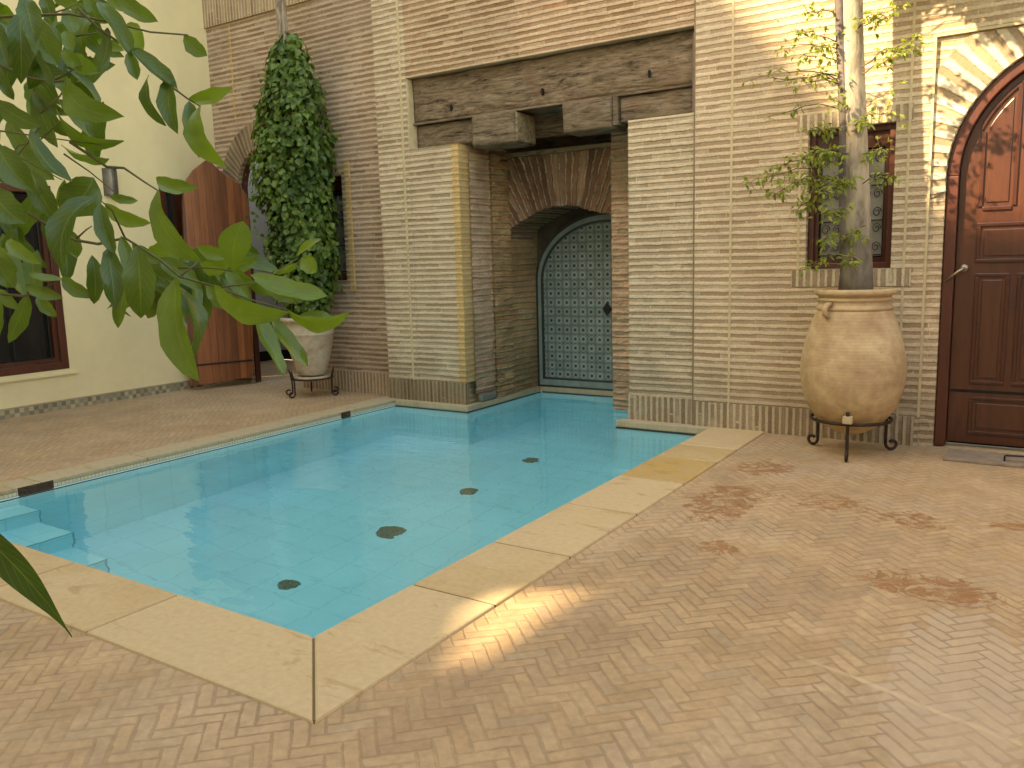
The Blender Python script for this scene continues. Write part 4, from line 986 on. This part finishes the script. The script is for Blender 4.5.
# stalk end x, y, tip x, y, width, bow, depth, tone    (traced, then given real depth and size)
LV = [(19,12,21,84,23,-2,1.02,.15), (34,18,58,66,27,2,1.0,.35), (25,-2,35,42,22,0,.95,.08), (-3,22,9,68,17,2,1.0,.1), (-4,66,14,100,13,2,1.05,.15), (-6,100,41,127,18,3,1.0,.2), (30,80,38,112,22,-2,1.1,.7), (38,50,56,89,8,0,.97,.05), (66,8,75,34,16,0,1.05,.3), (52,-5,83,6,14,0,1.1,.5), (66,30,71,54,12,0,1.12,.65), (62,50,82,71,14,0,1.05,.4), (74,54,100,73,18,4,1.1,.75), (108,28,98,72,12,-2,1.0,.1), (97,2,132,58,15,2,1.0,.2), (66,77,124,117,27,14,.98,.45), (56,76,72,94,15,0,1.06,.5), (76,82,95,106,18,0,1.1,.45), (56,108,124,141,16,9,1.0,.3), (84,108,96,143,12,-2,1.05,.25), (97,40,124,51,11,0,1.12,.6), (-6,60,14,71,10,0,1.1,.2), (-5,4,17,22,16,0,1.15,.75), (106,-5,126,11,12,0,1.1,.6), (116,-6,158,22,17,3,1.0,.35), (184,36,207,56,16,2,1.0,.3), (127,24,143,51,19,-2,1.14,.85), (128,52,137,80,13,0,1.05,.35), (131,48,178,90,15,5,1.0,.15), (149,75,166,126,13,2,1.0,.12), (173,77,178,134,15,4,1.0,.2), (189,99,233,88,15,4,1.03,.85), (189,101,199,158,18,3,1.05,.3), (201,105,227,168,19,12,1.05,.8),
 (30,130,73,183,17,5,.95,.15), (94,178,62,212,38,-4,.98,.15), (18,150,54,180,24,4,1.05,.35), (-2,146,34,192,28,4,.95,.15), (32,172,59,222,22,2,1.0,.2), (97,196,64,273,20,10,.9,.1), (100,203,115,254,17,3,.95,.18), (-6,190,25,224,30,4,.85,.2), (8,240,41,264,14,3,1.05,.7), (-2,246,18,272,14,3,1.05,.45), (-4,256,15,288,22,2,1.0,.25), (28,273,64,280,7,2,1.0,.4), (62,276,95,297,14,4,1.0,.3), (25,285,63,298,13,2,1.0,.4), (38,295,57,317,12,2,1.05,.55), (92,255,94,304,16,-2,1.0,.1), (108,248,115,308,21,0,.95,.08), (124,280,118,328,14,-3,1.0,.4), (70,230,77,258,15,0,1.05,.35), (104,203,151,223,15,5,1.0,.75), (110,196,138,201,9,2,1.02,.5), (156,178,199,188,15,6,.95,.45), (158,190,202,262,20,8,.92,.4), (148,250,182,236,24,9,1.0,.65), (121,236,133,279,14,0,.98,.35), (137,246,141,318,30,-2,.93,.2), (164,278,186,363,17,-4,.95,.1), (177,275,200,382,26,11,.9,.4), (197,246,231,256,14,3,1.0,.6), (200,264,232,262,15,4,1.0,.85), (160,258,198,280,18,3,1.0,.35), (207,285,223,309,12,0,.98,.4), (132,244,161,264,12,2,1.0,.4), (214,285,289,312,21,9,.9,.6), (250,275,328,296,17,7,.95,.55), (287,310,350,312,15,8,.95,.7), (296,318,342,326,11,2,1.0,.35), (254,308,284,375,13,8,.93,.5), (272,318,308,367,15,7,.95,.4), (262,282,298,302,17,0,1.02,.2), (297,256,322,239,7,1,1.0,.7), (302,257,316,273,17,0,1.0,.65), (272,272,298,262,6,1,1.0,.6),
 (8,118,36,160,16,2,1.1,.4), (-6,20,12,50,15,0,1.1,.3), (44,-8,52,22,14,0,1.05,.2), (2,200,26,250,16,3,1.1,.15), (14,225,6,262,14,0,1.1,.3), (-6,160,18,178,14,0,1.12,.5), (48,222,62,250,13,0,1.1,.5), (146,262,176,290,18,2,1.02,.25), (226,268,250,300,14,2,1.0,.35), (-2,290,20,310,12,0,1.05,.35), (86,-6,98,22,14,0,1.08,.25)]
fo = MB(); R_ = random.Random(5)
for (bx, by, tx, ty, w, bow, d, tn) in LV:
    lpx = math.hypot(tx-bx, ty-by); dd = R_.uniform(-.25, .25)*lpx/F_PX*d
    B = at(bx, by, d-dd*.5); T = at(tx, ty, d+dd*.5); W = w/F_PX*d
    full = max(W, .31*(T-B).length); tl = math.acos(min(1, max(.3, W/full)))*R_.choice((-1, 1)) + R_.gauss(0,.12)
    mid = (B+T)*.5; nr = (CAM-mid).normalized()
    leaf(fo, B, T, full, nr, tl, R_.uniform(.2, .6), bow/F_PX*d, R_.uniform(-.05,.20)*lpx/F_PX*d, min(1, max(0, tn*1.15+.06+R_.gauss(0,.06))), 10, R_.uniform(.03,.09), 1 if (bx, by) == (236,270) else 0, R_.uniform(0, 6))
for k in range(100):                                     # leaves further back along the branches
    x0, y0 = R_.choice(((R_.uniform(-10,110), R_.uniform(-8,105)), (R_.uniform(-10,110), R_.uniform(-8,70)), (R_.uniform(-10,70), R_.uniform(130,300)), (R_.uniform(120,260), R_.uniform(240,285)), (R_.uniform(120,200), R_.uniform(245,280))))
    a_ = R_.gauss(1.1, .7); l_ = R_.uniform(34, 66); d = R_.uniform(1.08, 1.28)
    B = at(x0, y0, d); T = at(x0+l_*math.cos(a_), y0+l_*math.sin(a_), d+R_.uniform(-.03,.03))
    leaf(fo, B, T, .33*(T-B).length, (CAM-B).normalized(), R_.gauss(0,.7), .4, R_.uniform(-.006,.012), R_.uniform(-.004,.014), R_.uniform(.05,.6), 9, .04, 0, R_.uniform(0,6))
leaf(fo, at(-34, 520, .62), at(72, 637, .64), 34/F_PX*.62, (CAM-at(20, 580, .62)).normalized(), .55, .3, -9/F_PX*.62, .006, .0, 14, .02, 2)
# the spoon-shaped young leaf
leaf(fo, at(235, 274, .95), at(243, 221, .93), 31/F_PX*.95, (CAM-at(240, 250, .95)).normalized(), .1, .15, -5/F_PX, .004, .62, 12, .02, 1)
TW = [[(-60,14,1.2), (0,17,1.05), (40,15,1.02), (70,14,1.0), (110,22,1.0), (150,32,1.0), (188,35,1.0)], [(40,17,1.02), (66,9,1.02), (90,-6,1.05)], [(76,36,1.05), (90,34,1.05), (104,31,1.05)],
 [(78,8,1.0), (98,28,1.0), (130,50,1.0), (152,72,1.0), (188,99,1.03), (200,106,1.04)], [(-40,125,1.1), (8,132,1.0), (50,138,1.0), (102,145,1.0)], [(70,142,1.0), (107,167,1.0), (124,168,1.0), (143,181,.98), (157,190,.95)],
 [(-40,135,1.05), (0,146,1.0), (36,166,1.0), (62,180,.98)], [(64,154,1.0), (90,172,1.0), (117,194,1.0)], [(28,213,.98), (52,228,1.0), (75,240,1.0), (98,244,1.0), (125,238,1.0), (138,246,.98), (160,260,.97), (180,277,.95), (214,286,.93), (252,300,.93), (288,310,.94)],
 [(62,120,1.0), (40,140,1.02), (18,146,1.02), (8,160,1.02)], [(-40,215,1.0), (0,203,.98), (28,213,.98)], [(-30,300,1.1), (0,294,1.05), (24,296,1.02), (34,293,1.0), (60,280,1.0)], [(75,240,1.0), (86,230,1.0), (92,226,1.0)], [(125,238,1.0), (112,210,.98), (100,200,.96)], [(178,268,.96), (212,268,.98), (236,272,.96)], [(180,277,.95), (198,262,.97), (204,262,.98)], [(215,288,.94), (262,282,.97), (298,258,1.0)], [(41,126,1.0), (28,142,1.0), (14,160,1.0)], [(-70,520,.70), (-45,515,.63), (-34,520,.62)], [(-60,60,1.2), (-6,62,1.08), (30,78,1.06), (52,82,1.04), (70,80,1.02), (60,96,1.0), (40,114,1.0)], [(52,82,1.04), (76,68,1.05), (82,66,1.05)], [(20,10,1.02), (22,-10,1.05), (30,-60,1.2)], [(90,-6,1.05), (118,-8,1.02), (130,-40,1.1)]]
br = MB()
for t in TW:
    ps = [at(x, y, d) for x, y, d in t]; n = len(ps)
    r0 = .0021 if n > 4 else .0013
    br.tube(ps, [r0*(1-.55*i/(n-1)) for i in range(n)], 6)
base = Vector((-1.95, .15, 0))
L0 = [at(-60, 14, 1.2), at(-40, 125, 1.1), at(-40, 135, 1.05), at(-40, 215, 1.0), at(-30, 300, 1.1), at(-60, 60, 1.2), at(30, -60, 1.2), at(130, -40, 1.1), at(-70, 520, .70)]
hub = [Vector((-1.93, .17, 1.15)), Vector((-1.9, .2, 1.5)), Vector((-1.86, .24, 1.9)), Vector((-1.8, .27, 2.2))]
for e_ in L0:
    h = min(hub, key=lambda q: abs(q.z-(e_.z-.15))); m = h.lerp(e_, .5)+Vector((0, 0, .06))
    br.tube([h, h.lerp(m, .5)+Vector((.01, .0, .02)), m, m.lerp(e_, .6), e_], [.012,.009,.006,.0035,.0021], 7)
br.build('branches', m_twig, ct, smooth=True)
q = MB(); q.tube([base+Vector((0, 0, -.02)), base+Vector((0, 0, .6)), hub[0], hub[1], hub[2], hub[3], Vector((-1.75, .2, 2.8))], [.07,.055,.048,.042,.034,.028,.015], 10); q.build('trunk', m_bark_dark, ct, smooth=True)
for k in range(500):                                    # rest of the crown, beyond the frame's edge
    p = Vector((-1.95+R_.gauss(0,.5), .0+R_.gauss(0,.35), 2.2+R_.gauss(0,.5)))
    v = p-CAM; u = v.dot(rt2)/max(.05, v.dot(fw))
    if v.dot(fw) > -.1 and u > -.70: continue
    d_ = Vector((R_.gauss(0,1), R_.gauss(0,1), R_.gauss(-.5,.5))).normalized()
    leaf(fo, p, p+d_*R_.uniform(.07,.12), .04, Vector((R_.gauss(0,.4), R_.gauss(0,.4), 1)), 0, .2, 0, .005, R_.random()*.6, 5)
fo.build('foliage', m_citrus, ct, smooth=True)

# ------------------------------------------------------------------ light
sv = Vector((-.55, -.75, .60)).normalized()
w = bpy.data.worlds.new('World'); S.world = w; w.use_nodes = True
nt = w.node_tree; bg = nt.nodes['Background']; sky = nt.nodes.new('ShaderNodeTexSky')
sky.sky_type = 'NISHITA'; sky.sun_disc = False
sky.sun_elevation = math.asin(sv.z); sky.sun_rotation = math.atan2(sv.x, sv.y)
nt.links.new(sky.outputs[0], bg.inputs[0]); bg.inputs[1].default_value = .15
sl_ = bpy.data.lights.new('sun', 'SUN'); sl_.energy = 2.0; sl_.angle = math.radians(1.2); sl_.color = (1, .955, .87)
so = bpy.data.objects.new('sun', sl_); COL.objects.link(so); so.rotation_euler = (-sv).to_track_quat('-Z', 'Y').to_euler(); so.location = (0, 0, 12)

S.render.engine = 'CYCLES'
S.cycles.use_denoising = True
S.cycles.max_bounces = 12; S.cycles.diffuse_bounces = 6; S.cycles.transmission_bounces = 8; S.cycles.transparent_max_bounces = 8
S.cycles.sample_clamp_indirect = 6.
vs = S.view_settings
vs.view_transform = 'Standard'; vs.look = 'None'; vs.gamma = 1; vs.use_curve_mapping = False
vs.exposure = 2.85
try:
    vs.use_white_balance = True; vs.white_balance_temperature = 11000; vs.white_balance_tint = 13
except Exception: pass
